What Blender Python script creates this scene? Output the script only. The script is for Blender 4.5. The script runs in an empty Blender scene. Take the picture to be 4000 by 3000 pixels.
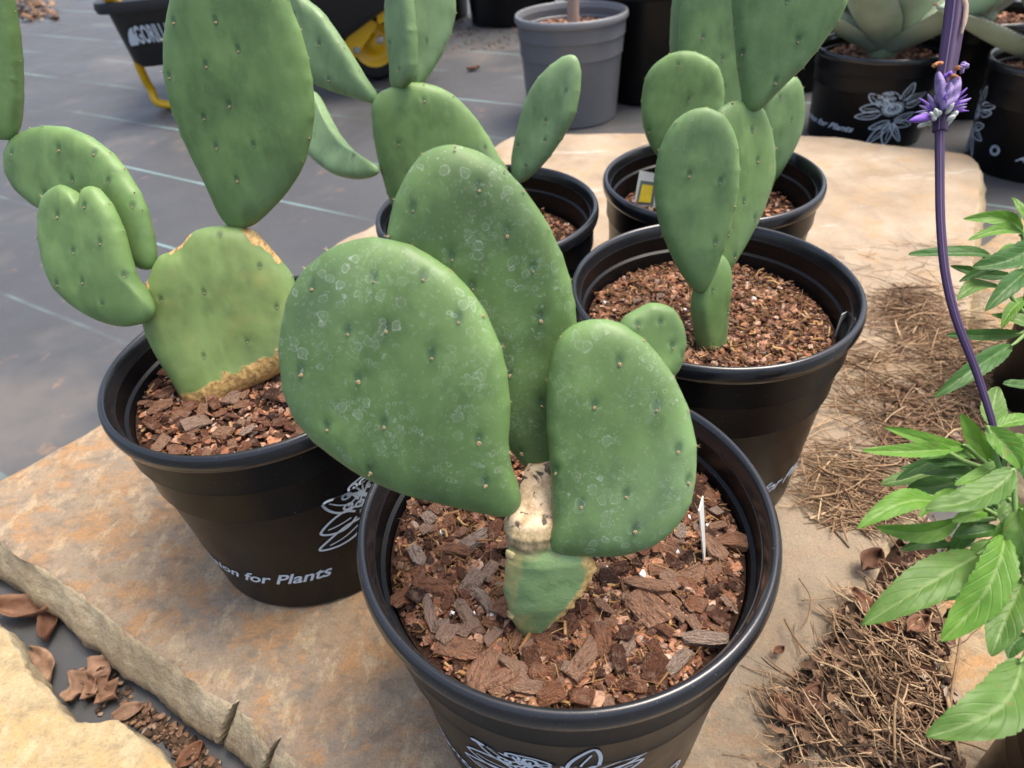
import bpy, bmesh, math, random
import numpy as np
from mathutils import Vector, Matrix, noise, Quaternion
random.seed(7); np.random.seed(7)
PI = math.pi
sc = bpy.context.scene
COL = sc.collection

# ------------------------------------------------------------------ camera
FPX, PITCH, ROLL, CZ, S = 2533.5, math.radians(39.43), math.radians(-4.88), .585, 4000/2212
cp, sp = math.cos(PITCH), math.sin(PITCH)
FW = Vector((0, cp, -sp)); _up = Vector((0, sp, cp)); _rt = Vector((1, 0, 0))
RT = _rt*math.cos(ROLL) + _up*math.sin(ROLL); UPV = -_rt*math.sin(ROLL) + _up*math.cos(ROLL)
CAM = Vector((0, 0, CZ))
cd = bpy.data.cameras.new('camera'); cam = bpy.data.objects.new('camera', cd); COL.objects.link(cam)
cam.matrix_world = Matrix(((RT.x, UPV.x, -FW.x, CAM.x), (RT.y, UPV.y, -FW.y, CAM.y), (RT.z, UPV.z, -FW.z, CAM.z), (0, 0, 0, 1)))
cd.sensor_width = 36; cd.sensor_fit = 'HORIZONTAL'; cd.lens = FPX/4000*36
cd.clip_start = .02; cd.clip_end = 3000
cd.dof.use_dof = True; cd.dof.focus_distance = .46; cd.dof.aperture_fstop = cd.lens/2.6
sc.camera = cam
# ------------------------------------------------------------------ world, sun, exposure
SUN_AZ, SUN_EL = math.radians(75), math.radians(70)     # from +y towards +x
w = bpy.data.worlds.new('World'); sc.world = w; w.use_nodes = True
nt = w.node_tree
sky = nt.nodes.new('ShaderNodeTexSky'); sky.sky_type = 'NISHITA'; sky.sun_disc = False
sky.sun_elevation = SUN_EL; sky.sun_rotation = SUN_AZ
sky.air_density = 1.0; sky.dust_density = 6.0; sky.ozone_density = .6
nt.links.new(sky.outputs[0], nt.nodes['Background'].inputs[0]); nt.nodes['Background'].inputs[1].default_value = .14
sl = bpy.data.lights.new('sun', 'SUN'); sl.energy = 1.5; sl.angle = math.radians(28); sl.color = (1, .94, .84)
so = bpy.data.objects.new('sun', sl); COL.objects.link(so)
sd = Vector((math.sin(SUN_AZ)*math.cos(SUN_EL), math.cos(SUN_AZ)*math.cos(SUN_EL), math.sin(SUN_EL)))
so.rotation_euler = sd.to_track_quat('Z', 'Y').to_euler(); so.location = sd*6
vs = sc.view_settings; vs.view_transform = 'Standard'; vs.look = 'None'; vs.gamma = 1; vs.use_curve_mapping = False
vs.exposure = 1.25

# ------------------------------------------------------------------ helpers
def ray(x, y): return FW + RT*((x*S-2000)/FPX) + UPV*((1500-y*S)/FPX)
def onz(x, y, z): d = ray(x, y); return CAM + d*((z-CZ)/d.z)
def ony(x, y, Y): d = ray(x, y); return CAM + d*(Y/d.y)
def dep(x, y, k): return CAM + ray(x, y)*k
def onpl(x, y, p, n): d = ray(x, y); return CAM + d*((p-CAM).dot(n)/d.dot(n))
WL = {}
def wloc(o): return WL.get(o.name, Vector((0, 0, 0)))
def link(o, parent, loc):
    COL.objects.link(o); loc = Vector(loc); WL[o.name] = loc
    if parent is not None: o.parent = parent; o.location = loc - wloc(parent)
    else: o.location = loc
    return o
def empty(name, loc): return link(bpy.data.objects.new(name, None), None, loc)
def tag(o, label, cat=None, group=None, kind=None):
    o['label'] = label
    if cat: o['category'] = cat
    if group: o['group'] = group
    if kind: o['kind'] = kind
    return o
def mk(name, V, Fc, mat, parent=None, loc=(0, 0, 0), smooth=True, sharp=None):
    """V in world coordinates -> object at loc"""
    V = np.asarray(V, dtype=float).reshape(-1, 3) - np.array(loc)
    me = bpy.data.meshes.new(name); me.from_pydata(V.tolist(), [], Fc)
    mats = mat if isinstance(mat, (list, tuple)) else [mat]
    for m in mats: me.materials.append(m)
    if smooth: me.polygons.foreach_set('use_smooth', [True]*len(me.polygons))
    if sharp: me.set_sharp_from_angle(angle=math.radians(sharp))
    me.update()
    return link(bpy.data.objects.new(name, me), parent, loc)
def inst(name, me, parent, loc, rot=None, scale=None):
    o = bpy.data.objects.new(name, me); link(o, parent, loc)
    if rot is not None: o.rotation_mode = 'QUATERNION'; o.rotation_quaternion = rot
    if scale is not None: o.scale = scale
    return o
def spline(P, n, closed=False):
    P = [Vector(p) for p in P]; out = []; m = len(P)
    segs = m if closed else m-1
    for i in range(segs):
        g = lambda k: P[k % m] if closed else P[min(max(k, 0), m-1)]
        a, b, c, d = g(i-1), g(i), g(i+1), g(i+2)
        for k in range(n):
            t = k/n
            out.append(.5*((2*b)+(c-a)*t+(2*a-5*b+4*c-d)*t*t+(3*b-3*c+d-a)*t**3))
    if not closed: out.append(P[-1].copy())
    return out
def tube_vf(path, rad, sides=8, cross=None, wob=0, cap=True, seed=0):
    path = [Vector(p) for p in path]; n = len(path)
    if not isinstance(rad, (list, tuple)): rad = [rad]*n
    if len(rad) != n: rad = list(np.interp(np.linspace(0, 1, n), np.linspace(0, 1, len(rad)), rad))
    V, Fc = [], []
    t0 = (path[1]-path[0]).normalized()
    a = Vector((0, 0, 1)) if abs(t0.z) < .9 else Vector((1, 0, 0))
    u = t0.cross(a).normalized()
    for i in range(n):
        t = (path[min(i+1, n-1)]-path[max(i-1, 0)]).normalized()
        u = (u - t*u.dot(t)).normalized(); v = t.cross(u)
        for k in range(sides):
            th = 2*PI*k/sides
            r = rad[i]*(cross[k] if cross else 1)
            d = u*math.cos(th)+v*math.sin(th)
            if wob: r *= 1+wob*noise.noise((path[i]+d*rad[i])*(1.1/max(rad[i], 1e-4))+Vector((seed, 0, 0)))
            V.append(path[i]+d*r)
    for i in range(n-1):
        for k in range(sides):
            k2 = (k+1) % sides
            Fc.append((i*sides+k, i*sides+k2, (i+1)*sides+k2, (i+1)*sides+k))
    if cap: Fc.append(tuple(range(sides-1, -1, -1))); Fc.append(tuple((n-1)*sides+k for k in range(sides)))
    return V, Fc
class MB:
    def __init__(s): s.V = []; s.F = []; s.A = []
    def add(s, V, Fc, a=None):
        o = len(s.V); s.V += [tuple(v) for v in V]; s.F += [tuple(i+o for i in f) for f in Fc]
        s.A += [a if a is not None else random.random()]*len(Fc); return s
    def build(s, name, mat, parent=None, loc=(0, 0, 0), smooth=True, sharp=None, attr=False):
        o = mk(name, s.V, s.F, mat, parent, loc, smooth, sharp)
        if attr:
            at = o.data.attributes.new('rnd', 'FLOAT', 'FACE'); at.data.foreach_set('value', s.A)
        return o
def lathe(profile, n=96, c=(0, 0, 0)):
    V, Fc = [], []
    m = len(profile)
    for k in range(n):
        a = 2*PI*k/n
        for r, z in profile: V.append((c[0]+r*math.cos(a), c[1]+r*math.sin(a), c[2]+z))
    for k in range(n):
        k2 = (k+1) % n
        for i in range(m-1):
            Fc.append((k*m+i, k2*m+i, k2*m+i+1, k*m+i+1))
    return V, Fc
def quat(zdir, spin=0, up=Vector((0, 0, 1))):
    q = Vector(zdir).to_track_quat('Z', 'Y'); return q @ Quaternion((0, 0, 1), spin)
def box_vf(c, s, rot=None):
    V = [Vector(((i & 1)*2-1, ((i >> 1) & 1)*2-1, ((i >> 2) & 1)*2-1)) for i in range(8)]
    V = [Vector((v.x*s[0]/2, v.y*s[1]/2, v.z*s[2]/2)) for v in V]
    if rot is not None: V = [rot @ v for v in V]
    V = [v+Vector(c) for v in V]
    return V, [(0, 2, 3, 1), (4, 5, 7, 6), (0, 1, 5, 4), (2, 6, 7, 3), (0, 4, 6, 2), (1, 3, 7, 5)]

# ------------------------------------------------------------------ materials
class NB:
    def __init__(s, name):
        s.m = bpy.data.materials.new(name); s.m.use_nodes = True; s.t = s.m.node_tree
        s.b = s.t.nodes['Principled BSDF']; s.out = s.t.nodes['Material Output']
        s.tc = s.t.nodes.new('ShaderNodeTexCoord')
    def n(s, ty, **kw):
        nd = s.t.nodes.new(ty)
        for k, v in kw.items(): setattr(nd, k, v)
        return nd
    def L(s, a, b): s.t.links.new(a, b)
    def val(s, sock, v):
        if isinstance(v, (int, float)): sock.default_value = v
        elif isinstance(v, (tuple, list)): sock.default_value = tuple(v)+((1,) if len(v) == 3 and len(sock.default_value) == 4 else ())
        else: s.L(v, sock)
    def co(s, scale=(1, 1, 1), rot=(0, 0, 0), kind='Object', loc=(0, 0, 0)):
        mp = s.n('ShaderNodeMapping'); s.L(s.tc.outputs[kind], mp.inputs[0])
        mp.inputs['Scale'].default_value = scale; mp.inputs['Rotation'].default_value = rot; mp.inputs['Location'].default_value = loc
        return mp.outputs[0]
    def noise(s, scale, detail=3, rough=.55, co=None, dist=0):
        nd = s.n('ShaderNodeTexNoise'); s.L(co if co is not None else s.tc.outputs['Object'], nd.inputs['Vector'])
        nd.inputs['Scale'].default_value = scale; nd.inputs['Detail'].default_value = detail
        nd.inputs['Roughness'].default_value = rough; nd.inputs['Distortion'].default_value = dist
        return nd.outputs['Fac']
    def ncol(s, scale, detail=2, co=None):
        nd = s.n('ShaderNodeTexNoise'); s.L(co if co is not None else s.tc.outputs['Object'], nd.inputs['Vector'])
        nd.inputs['Scale'].default_value = scale; nd.inputs['Detail'].default_value = detail
        return nd.outputs['Color']
    def voro(s, scale, co=None, feature='F1', out='Distance', rnd=1):
        nd = s.n('ShaderNodeTexVoronoi', feature=feature); s.L(co if co is not None else s.tc.outputs['Object'], nd.inputs['Vector'])
        nd.inputs['Scale'].default_value = scale; nd.inputs['Randomness'].default_value = rnd
        return nd.outputs[out]
    def ramp(s, fac, stops, interp='LINEAR'):
        r = s.n('ShaderNodeValToRGB'); r.color_ramp.interpolation = interp; e = r.color_ramp.elements
        while len(e) < len(stops): e.new(.5)
        for el, (p, c) in zip(e, stops):
            el.position = p; el.color = (c, c, c, 1) if isinstance(c, (int, float)) else tuple(c)+(1,)
        s.L(fac, r.inputs[0]); return r.outputs[0]
    def mix(s, fac, a, b, mode='MIX'):
        m = s.n('ShaderNodeMix', data_type='RGBA', blend_type=mode)
        s.val(m.inputs[0], fac); s.val(m.inputs[6], a); s.val(m.inputs[7], b); return m.outputs[2]
    def math(s, op, a, b=0, c=None):
        m = s.n('ShaderNodeMath', operation=op); s.val(m.inputs[0], a); s.val(m.inputs[1], b)
        if c is not None: s.val(m.inputs[2], c)
        return m.outputs[0]
    def vadd(s, a, b, k):
        m = s.n('ShaderNodeVectorMath', operation='MULTIPLY_ADD'); s.L(b, m.inputs[0]); m.inputs[1].default_value = (k, k, k); s.L(a, m.inputs[2])
        return m.outputs[0]
    def attr(s, name, out='Fac'):
        a = s.n('ShaderNodeAttribute', attribute_name=name); return a.outputs[out]
    def bump(s, h, strength=.3, dist=.001):
        b = s.n('ShaderNodeBump'); b.inputs['Strength'].default_value = strength; b.inputs['Distance'].default_value = dist
        s.L(h, b.inputs['Height']); s.L(b.outputs[0], s.b.inputs['Normal']); return b
    def fin(s, col=None, rough=None, spec=.5, sub=0):
        if col is not None: s.val(s.b.inputs['Base Color'], col)
        if rough is not None: s.val(s.b.inputs['Roughness'], rough)
        s.b.inputs['Specular IOR Level'].default_value = spec
        return s.m
def plain(name, col, rough=.5, spec=.5, var=.15, sc_=40):
    b = NB(name); f = b.noise(sc_, 3)
    c = b.mix(f, tuple(x*(1-var) for x in col), tuple(min(1, x*(1+var)) for x in col))
    return b.fin(c, rough, spec)

def cactus_mat(name, ca, cb, crust, cyel=.0):
    b = NB(name)
    base = b.mix(b.ramp(b.noise(9, 4, .55), [(.32, 0), (.68, 1)]), ca, cb)
    st = b.noise(22, 3, .6, co=b.co((1, 1, .35)))
    base = b.mix(b.ramp(st, [(.42, 0), (.68, .65)]), base, tuple(x*1.4 for x in cb))
    base = b.mix(b.ramp(b.noise(38, 3, .6, co=b.co((1, 1, .6), loc=(5, 2, 8))), [(.36, .45), (.52, 0)]), base, tuple(x*.66 for x in ca))
    if cyel: base = b.mix(b.ramp(b.noise(9, 4, .7), [(.52, 0), (.72, cyel)]), base, (.30, .27, .075))
    base = b.mix(b.ramp(b.noise(5.5, 3, .5, co=b.co(loc=(9, 4, 1))), [(.48, 0), (.70, .40)]), base, (.20, .29, .19))
    base = b.mix(b.ramp(b.noise(33, 4, .6, co=b.co(loc=(2, 8, 5))), [(.70, 0), (.74, .45)]), base, (.30, .25, .10))
    ar = b.attr('ar')
    base = b.mix(b.ramp(ar, [(.30, 0), (.85, .7)]), base, (.016, .045, .020))
    base = b.mix(b.ramp(b.attr('ed'), [(.0, 0), (1, .30)]), base, (.17, .30, .10))  # paler margin: partly its own tissue, partly sky light painted into the colour
    if crust:
        co = b.vadd(b.tc.outputs['Object'], b.ncol(150, 4), .007)
        ring = b.ramp(b.voro(125, co), [(.285, 0), (.31, 1), (.325, 1), (.355, 0)])
        disc = b.ramp(b.voro(125, co), [(.26, 1), (.3, 0)])
        ring2 = b.ramp(b.voro(250, co), [(.25, 0), (.29, 1), (.31, 1), (.36, 0)])
        wob = b.noise(60, 2, .5, dist=.8)
        line = b.ramp(wob, [(.570, 0), (.578, 1), (.584, 1), (.594, 0)])
        m1 = b.ramp(b.noise(30, 2), [(.45, 0), (.60, 1)]); m2 = b.ramp(b.noise(41, 2, co=b.co((1, 1, 1), loc=(3, 1, 2))), [(.48, 0), (.63, 1)])
        sp_ = b.math('MULTIPLY', b.ramp(b.noise(520, 2), [(.62, 0), (.70, 1)]), b.ramp(b.noise(14, 3), [(.35, .3), (.6, 1)]))
        k = b.math('MULTIPLY', ring, m1); k = b.math('MAXIMUM', k, b.math('MULTIPLY', b.math('MULTIPLY', ring2, m2), .7))
        k = b.math('MAXIMUM', k, b.math('MULTIPLY', b.math('MULTIPLY', line, m2), .3))
        k = b.math('MAXIMUM', k, b.math('MULTIPLY', b.math('MULTIPLY', disc, m1), .17))
        k = b.math('MAXIMUM', k, b.math('MULTIPLY', sp_, .6))
        k = b.math('MULTIPLY', k, b.ramp(b.noise(300, 2), [(.3, .35), (.6, 1)]))
        base = b.mix(b.math('MULTIPLY', k, crust), base, (.46, .52, .46))
    ckf = b.ramp(b.math('ADD', b.attr('ck'), b.math('MULTIPLY', b.math('SUBTRACT', b.noise(120, 4, .7), .5), .9)), [(.35, 0), (.6, 1)])
    base = b.mix(ckf, base, b.mix(b.ramp(b.noise(260, 4, .7, co=b.co((1, .3, 1))), [(.36, 0), (.62, 1)]), (.30, .17, .06), (.68, .46, .17)))
    b.bump(b.math('ADD', b.noise(260, 3), b.math('MULTIPLY', b.math('MULTIPLY', b.noise(330, 4, .7), ckf), 8)), .14, .0008)
    return b.fin(base, b.ramp(b.noise(30, 2), [(.3, .40), (.7, .55)]), .35)
M = {}
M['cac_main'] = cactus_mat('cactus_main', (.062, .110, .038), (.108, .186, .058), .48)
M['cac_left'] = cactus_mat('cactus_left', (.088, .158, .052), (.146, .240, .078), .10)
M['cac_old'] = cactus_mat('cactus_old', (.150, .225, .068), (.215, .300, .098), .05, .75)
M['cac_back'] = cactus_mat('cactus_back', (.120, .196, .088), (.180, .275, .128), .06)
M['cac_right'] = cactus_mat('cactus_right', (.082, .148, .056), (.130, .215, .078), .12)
def areole_mats():
    return [plain('areole_wool', (.33, .25, .15), .9, .1), plain('areole_core', (.13, .07, .035), .9, .1), plain('glochid', (.55, .42, .22), .7, .2)]
AM = areole_mats()
def plastic(name, col, rough, dust=.25, spec=.5):
    b = NB(name)
    f = b.ramp(b.noise(14, 4, .65), [(.45, 0), (.8, dust)])
    c = b.mix(f, col, (.075, .068, .062))
    c = b.mix(b.ramp(b.noise(500, 2), [(.70, 0), (.78, .5)]), c, (.20, .19, .18))
    c = b.mix(b.ramp(b.noise(38, 6, .75, co=b.co((1, 1, .7), loc=(3, 1, 1))), [(.64, 0), (.70, dust*2.5)]), c, (.12, .10, .085))
    b.bump(b.noise(900, 2), .05, .0003)
    return b.fin(c, b.ramp(b.noise(25, 3), [(.3, rough-.05), (.75, rough+.07)]), spec)
M['pot'] = plastic('black_plastic', (.0035, .0036, .0043), .33, .05, .22)
M['rim'] = plastic('black_plastic_rim', (.011, .012, .0145), .19, .03, .6)
M['potgrey'] = plastic('grey_plastic', (.11, .116, .128), .4, .3)
M['rimgrey'] = plastic('grey_plastic_rim', (.16, .165, .175), .4, .2)
M['print'] = plain('white_print', (.52, .60, .68), .5, .3, .12, 300)
def chip_mat(name, src):
    b = NB(name)
    if src == 'obj':
        f = b.n('ShaderNodeSeparateColor'); b.L(b.n('ShaderNodeObjectInfo').outputs['Color'], f.inputs[0]); f = f.outputs[0]; k = 1.
        rv = b.n('ShaderNodeObjectInfo').outputs['Random']; cb = b.n('ShaderNodeCombineXYZ'); b.L(b.math('MULTIPLY', rv, 40), cb.inputs[0])
        va = b.n('ShaderNodeVectorMath', operation='ADD'); b.L(b.tc.outputs['Object'], va.inputs[0]); b.L(cb.outputs[0], va.inputs[1]); vec = va.outputs[0]
    else: f = b.attr('rnd'); k = 110.; vec = b.tc.outputs['Object']
    c = b.ramp(f, [(0, (.060, .028, .018)), (.18, (.15, .060, .034)), (.4, (.26, .108, .058)), (.62, (.37, .165, .085)), (.82, (.45, .25, .155)), (1, (.50, .38, .30))])
    mp = b.n('ShaderNodeMapping'); b.L(vec, mp.inputs[0]); mp.inputs['Scale'].default_value = (1, 1.9, 1.6)
    st = b.noise(2.6*k, 5, .7, co=mp.outputs[0])
    c = b.mix(b.ramp(st, [(.34, .7), (.52, 0)]), c, (.055, .026, .018))
    c = b.mix(b.ramp(b.noise(1.3*k, 4, .65, co=vec), [(.52, 0), (.68, .7)]), c, (.40, .26, .185))
    c = b.mix(b.ramp(b.noise(5*k, 3, .7, co=vec), [(.58, 0), (.70, .5)]), c, (.46, .36, .29))
    b.bump(b.math('ADD', st, b.math('MULTIPLY', b.noise(7*k, 4, .7, co=vec), .6)), .8, .0012 if src == 'attr' else .12)
    return b.fin(c, .85, .22)
M['chip'] = chip_mat('bark', 'obj'); M['chips'] = chip_mat('bark_fine', 'attr')
b = NB('potting_soil'); b.bump(b.noise(420, 4, .7), .9, .002)
M['soil'] = b.fin(b.ramp(b.noise(240, 4, .7), [(.3, (.014, .008, .006)), (.6, (.048, .023, .014)), (.8, (.11, .06, .035))]), .95, .15)
M['fibre'] = None
b = NB('plant_fibre')
M['fibre'] = b.fin(b.ramp(b.attr('rnd'), [(0, (.10, .05, .025)), (.5, (.24, .13, .055)), (1, (.40, .25, .11))]), .85, .2)
M['perlite'] = plain('perlite', (.72, .71, .68), .8, .3)
def stone(name, tan, warm, rust, grey, far):
    b = NB(name)
    co = b.co((1, 1, 1), rot=(0, 0, .55))
    st = b.co((.7, 1.2, 1), rot=(0, 0, .85))
    base = b.mix(b.ramp(b.noise(5.5, 4, .6), [(.36, 0), (.62, 1)]), grey, warm)
    base = b.mix(b.ramp(b.noise(24, 6, .72, co=st, dist=.3), [(.48, 0), (.58, .85)]), base, rust)
    base = b.mix(b.ramp(b.noise(7, 5, .65, co=b.co(loc=(1, 1, 4))), [(.50, 0), (.64, .55)]), base, rust)
    base = b.mix(b.ramp(b.noise(60, 6, .72, co=st), [(.49, 0), (.62, .6)]), base, tuple(x*.55 for x in grey))
    base = b.mix(b.ramp(b.noise(40, 5, .7, co=b.co((1, .6, 1), loc=(2, 5, 1))), [(.52, 0), (.62, .75)]), base, tan)
    base = b.mix(b.ramp(b.noise(130, 3, .7), [(.35, .45), (.6, 0)]), base, tuple(x*.6 for x in warm))
    # the slab's own bedding colour: paler, cleaner sandstone in its far half
    if far:
        sep = b.n('ShaderNodeSeparateXYZ'); b.L(b.tc.outputs['Object'], sep.inputs[0])
        g = b.math('ADD', b.math('MULTIPLY', sep.outputs['Y'], 1.0), b.math('MULTIPLY', b.noise(4, 3), .5))
        g = b.math('ADD', g, b.math('MULTIPLY', sep.outputs['X'], .55))
        pale = b.mix(b.ramp(b.noise(9, 4, .6), [(.35, 0), (.65, 1)]), (.275, .205, .135), (.375, .305, .22))
        pale = b.mix(b.ramp(b.noise(14, 5, .7), [(.52, 0), (.64, .5)]), pale, (.37, .23, .11))
        pale = b.mix(b.ramp(b.noise(20, 5, .7, co=b.co((1, .4, 1), loc=(7, 3, 2))), [(.54, 0), (.64, .5)]), pale, (.24, .19, .145))
        pale = b.mix(b.ramp(b.noise(9, 5, .75, co=b.co((.3, 1.6, 1), rot=(0, 0, .5))), [(.60, 0), (.68, .5)]), pale, (.55, .51, .45))
        base = b.mix(b.ramp(b.math('MULTIPLY', g, .5), [(.36, 0), (.60, 1)]), base, pale)
        drab = b.mix(b.ramp(b.noise(11, 4, .6), [(.3, 0), (.7, 1)]), (.21, .165, .115), (.30, .24, .17))
        h = b.math('ADD', sep.outputs['X'], b.math('MULTIPLY', b.noise(6, 3), .2))
        base = b.mix(b.math('MULTIPLY', b.ramp(h, [(.14, 0), (.30, .8)]), b.ramp(sep.outputs['Y'], [(.45, 1), (.75, 0)])), base, drab)
    # broken faces are fresh yellow sandstone
    geo = b.n('ShaderNodeNewGeometry'); sn = b.n('ShaderNodeSeparateXYZ'); b.L(geo.outputs['True Normal'], sn.inputs[0])
    side = b.mix(b.ramp(b.noise(16, 5, .65), [(.35, 0), (.65, 1)]), (.33, .255, .15), (.50, .42, .27))
    side = b.mix(b.ramp(b.noise(70, 5, .7, co=b.co((.35, .35, 2.2))), [(.40, .5), (.56, 0)]), side, (.20, .15, .09))
    side = b.mix(b.ramp(b.noise(9, 4, .6, co=b.co(loc=(3, 3, 3))), [(.55, 0), (.68, .5)]), side, (.24, .21, .16))
    base = b.mix(b.ramp(b.math('ADD', sn.outputs['Z'], b.math('MULTIPLY', b.noise(60, 3), .2)), [(.90, 1), (1.03, 0)]), base, side)
    base = b.mix(b.ramp(b.noise(420, 3, .7), [(.36, .35), (.5, 0)]), base, tuple(x*.45 for x in grey))
    h = b.mix(.5, b.noise(35, 5, .65), b.noise(190, 5, .75)); b.bump(h, .8, .005)
    return b.fin(base, .82, .3)
M['stone'] = stone('sandstone_rust', (.43, .335, .21), (.34, .25, .155), (.38, .205, .085), (.225, .19, .15), True)
M['stone_y'] = stone('sandstone_yellow', (.45, .37, .22), (.43, .335, .18), (.43, .29, .13), (.36, .30, .195), False)
M['stone_r'] = stone('sandstone_buff', (.36, .28, .175), (.33, .245, .145), (.36, .20, .08), (.25, .205, .15), False)
b = NB('weed_fabric')
uv = b.co((1, 1, 1), rot=(0, 0, math.radians(33.4)))
sx = b.n('ShaderNodeSeparateXYZ'); b.L(uv, sx.inputs[0])
yy = sx.outputs['Y']
fr = b.math('FRACT', b.math('DIVIDE', b.math('SUBTRACT', b.math('ADD', yy, b.math('MULTIPLY', b.noise(1.5, 1), .02)), .162), .293), 0)
stripe = b.ramp(fr, [(0, 1), (.026, 1), (.032, 0), (1, 0)], 'LINEAR')
weave = b.n('ShaderNodeTexWave', wave_type='BANDS', bands_direction='X'); b.L(uv, weave.inputs[0]); weave.inputs['Scale'].default_value = 260
weave2 = b.n('ShaderNodeTexWave', wave_type='BANDS', bands_direction='Y'); b.L(uv, weave2.inputs[0]); weave2.inputs['Scale'].default_value = 260
wv = b.math('MULTIPLY', weave.outputs['Fac'], weave2.outputs['Fac'])
fab = b.mix(b.ramp(b.noise(3.2, 4, .6), [(.3, 0), (.7, 1)]), (.042, .044, .046), (.068, .070, .073))
fab = b.mix(wv, fab, (.062, .063, .068))
fab = b.mix(b.ramp(b.noise(2.3, 5, .65, co=b.co((1, 1, 1), loc=(4, 2, 0))), [(.54, 0), (.70, .4)]), fab, (.17, .145, .12))
fab = b.mix(b.ramp(b.noise(16, 5, .7), [(.62, 0), (.70, .5)]), fab, (.24, .14, .08))
fab = b.mix(b.math('MULTIPLY', stripe, b.ramp(b.noise(1.6, 3), [(.43, .05), (.60, .70)])), fab, (.22, .36, .36))
b.bump(b.mix(.7, wv, b.noise(5, 3)), .25, .004)
M['fabric'] = b.fin(fab, b.ramp(b.noise(6, 3), [(.3, .42), (.7, .6)]), .5)
b = NB('dry_straw')
M['straw'] = b.fin(b.ramp(b.attr('rnd'), [(0, (.06, .038, .024)), (.35, (.20, .12, .07)), (.7, (.36, .235, .135)), (1, (.52, .38, .23))]), .8, .25)
b = NB('litter_crumb')
M['crumb'] = b.fin(b.ramp(b.attr('rnd'), [(0, (.03, .02, .014)), (.5, (.10, .06, .038)), (.85, (.22, .13, .08)), (1, (.30, .24, .18))]), .9, .2)
b = NB('twig')
f = b.n('ShaderNodeObjectInfo').outputs['Random']
M['twig'] = b.fin(b.mix(b.ramp(b.noise(90, 4), [(.35, .6), (.65, 0)]), b.ramp(f, [(0, (.20, .12, .065)), (1, (.36, .25, .14))]), (.08, .05, .032)), .85, .2)
b = NB('dead_leaf')
f = b.n('ShaderNodeObjectInfo').outputs['Random']
c = b.ramp(f, [(0, (.10, .045, .025)), (.5, (.21, .095, .05)), (1, (.30, .19, .12))])
c = b.mix(b.ramp(b.noise(60, 4), [(.4, .6), (.65, 0)]), c, (.07, .035, .022)); b.bump(b.noise(150, 3), .5, .002)
M['dead'] = b.fin(c, .75, .3)
def leaf_mat(name, ca, cb, back, vein):
    b = NB(name)
    uvn = b.n('ShaderNodeUVMap'); sx = b.n('ShaderNodeSeparateXYZ'); b.L(uvn.outputs[0], sx.inputs[0])
    u, v = sx.outputs['X'], sx.outputs['Y']       # u along, v across -1..1 (stored 0..1)
    av = b.math('ABSOLUTE', b.math('SUBTRACT', v, .5))
    mid = b.ramp(av, [(.02, 1), (.05, 0)])
    ph = b.math('FRACT', b.math('SUBTRACT', b.math('MULTIPLY', u, 7), b.math('MULTIPLY', av, 4.2)))
    sv = b.ramp(ph, [(0, 1), (.06, .7), (.14, 0), (.92, 0), (1, 1)])
    c = b.mix(b.ramp(b.noise(45, 4, .65), [(.3, 0), (.7, 1)]), ca, cb)
    c = b.mix(b.ramp(b.noise(120, 3), [(.66, 0), (.72, .6)]), c, (.20, .16, .05))
    geo = b.n('ShaderNodeNewGeometry')
    c = b.mix(geo.outputs['Backfacing'], c, back)
    c = b.mix(b.math('MAXIMUM', b.math('MULTIPLY', mid, .55), b.math('MULTIPLY', sv, .08)), c, vein)
    b.bump(b.math('ADD', b.math('MULTIPLY', sv, -1), b.math('MULTIPLY', b.noise(260, 3), .9)), .4, .0008)
    m = b.fin(c, .48, .4)
    tr = b.n('ShaderNodeBsdfTranslucent'); b.val(tr.inputs[0], b.mix(.5, c, (.16, .34, .02)))
    mx = b.n('ShaderNodeMixShader'); mx.inputs[0].default_value = .35
    b.L(b.b.outputs[0], mx.inputs[1]); b.L(tr.outputs[0], mx.inputs[2]); b.L(mx.outputs[0], b.out.inputs[0])
    return m
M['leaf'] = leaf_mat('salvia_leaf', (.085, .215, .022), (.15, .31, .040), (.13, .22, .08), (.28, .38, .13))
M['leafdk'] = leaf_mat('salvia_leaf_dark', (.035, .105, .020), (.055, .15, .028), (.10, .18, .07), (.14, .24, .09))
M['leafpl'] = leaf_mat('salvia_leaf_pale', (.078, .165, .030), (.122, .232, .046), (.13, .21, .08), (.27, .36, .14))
b = NB('purple_stem')
c = b.mix(b.ramp(b.attr('st'), [(.55, 0), (.95, 1)]), b.mix(b.noise(25, 2), (.028, .013, .045), (.055, .022, .085)), (.24, .19, .28))
b.bump(b.noise(700, 2), .2, .0004)
M['stem'] = b.fin(c, .5, .4)
M['gstem'] = plain('green_stem', (.15, .25, .07), .5, .4)
M['petal'] = plain('violet_petal', (.19, .09, .42), .55, .3, .35, 200)
M['petalpale'] = plain('pale_calyx', (.55, .58, .50), .6, .3, .2, 200)
M['petalgrey'] = plain('grey_violet_bract', (.24, .18, .36), .6, .3, .5, 160)
M['petaldry'] = plain('withered_petal', (.36, .15, .06), .7, .2, .5, 200)
b = NB('agave_leaf')
c = b.mix(b.ramp(b.noise(9, 4, .6), [(.35, 0), (.65, 1)]), (.235, .31, .215), (.36, .43, .33))
c = b.mix(b.ramp(b.noise(30, 4), [(.6, 0), (.75, .4)]), c, (.30, .27, .18))
M['agave'] = b.fin(c, .55, .35)
M['agaveg'] = plain('agave_base', (.17, .21, .11), .5, .3)
M['tooth'] = plain('agave_tooth', (.16, .09, .05), .6, .3)
M['tag'] = plain('white_tag', (.62, .62, .58), .45, .4, .08)
M['tagdark'] = plain('tag_print', (.10, .13, .11), .5, .4)
M['tagyel'] = plain('tag_picture', (.75, .55, .02), .5, .4, .25, 120)
M['yellow'] = plain('yellow_paint', (.78, .45, .008), .32, .5, .12, 8)
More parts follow.
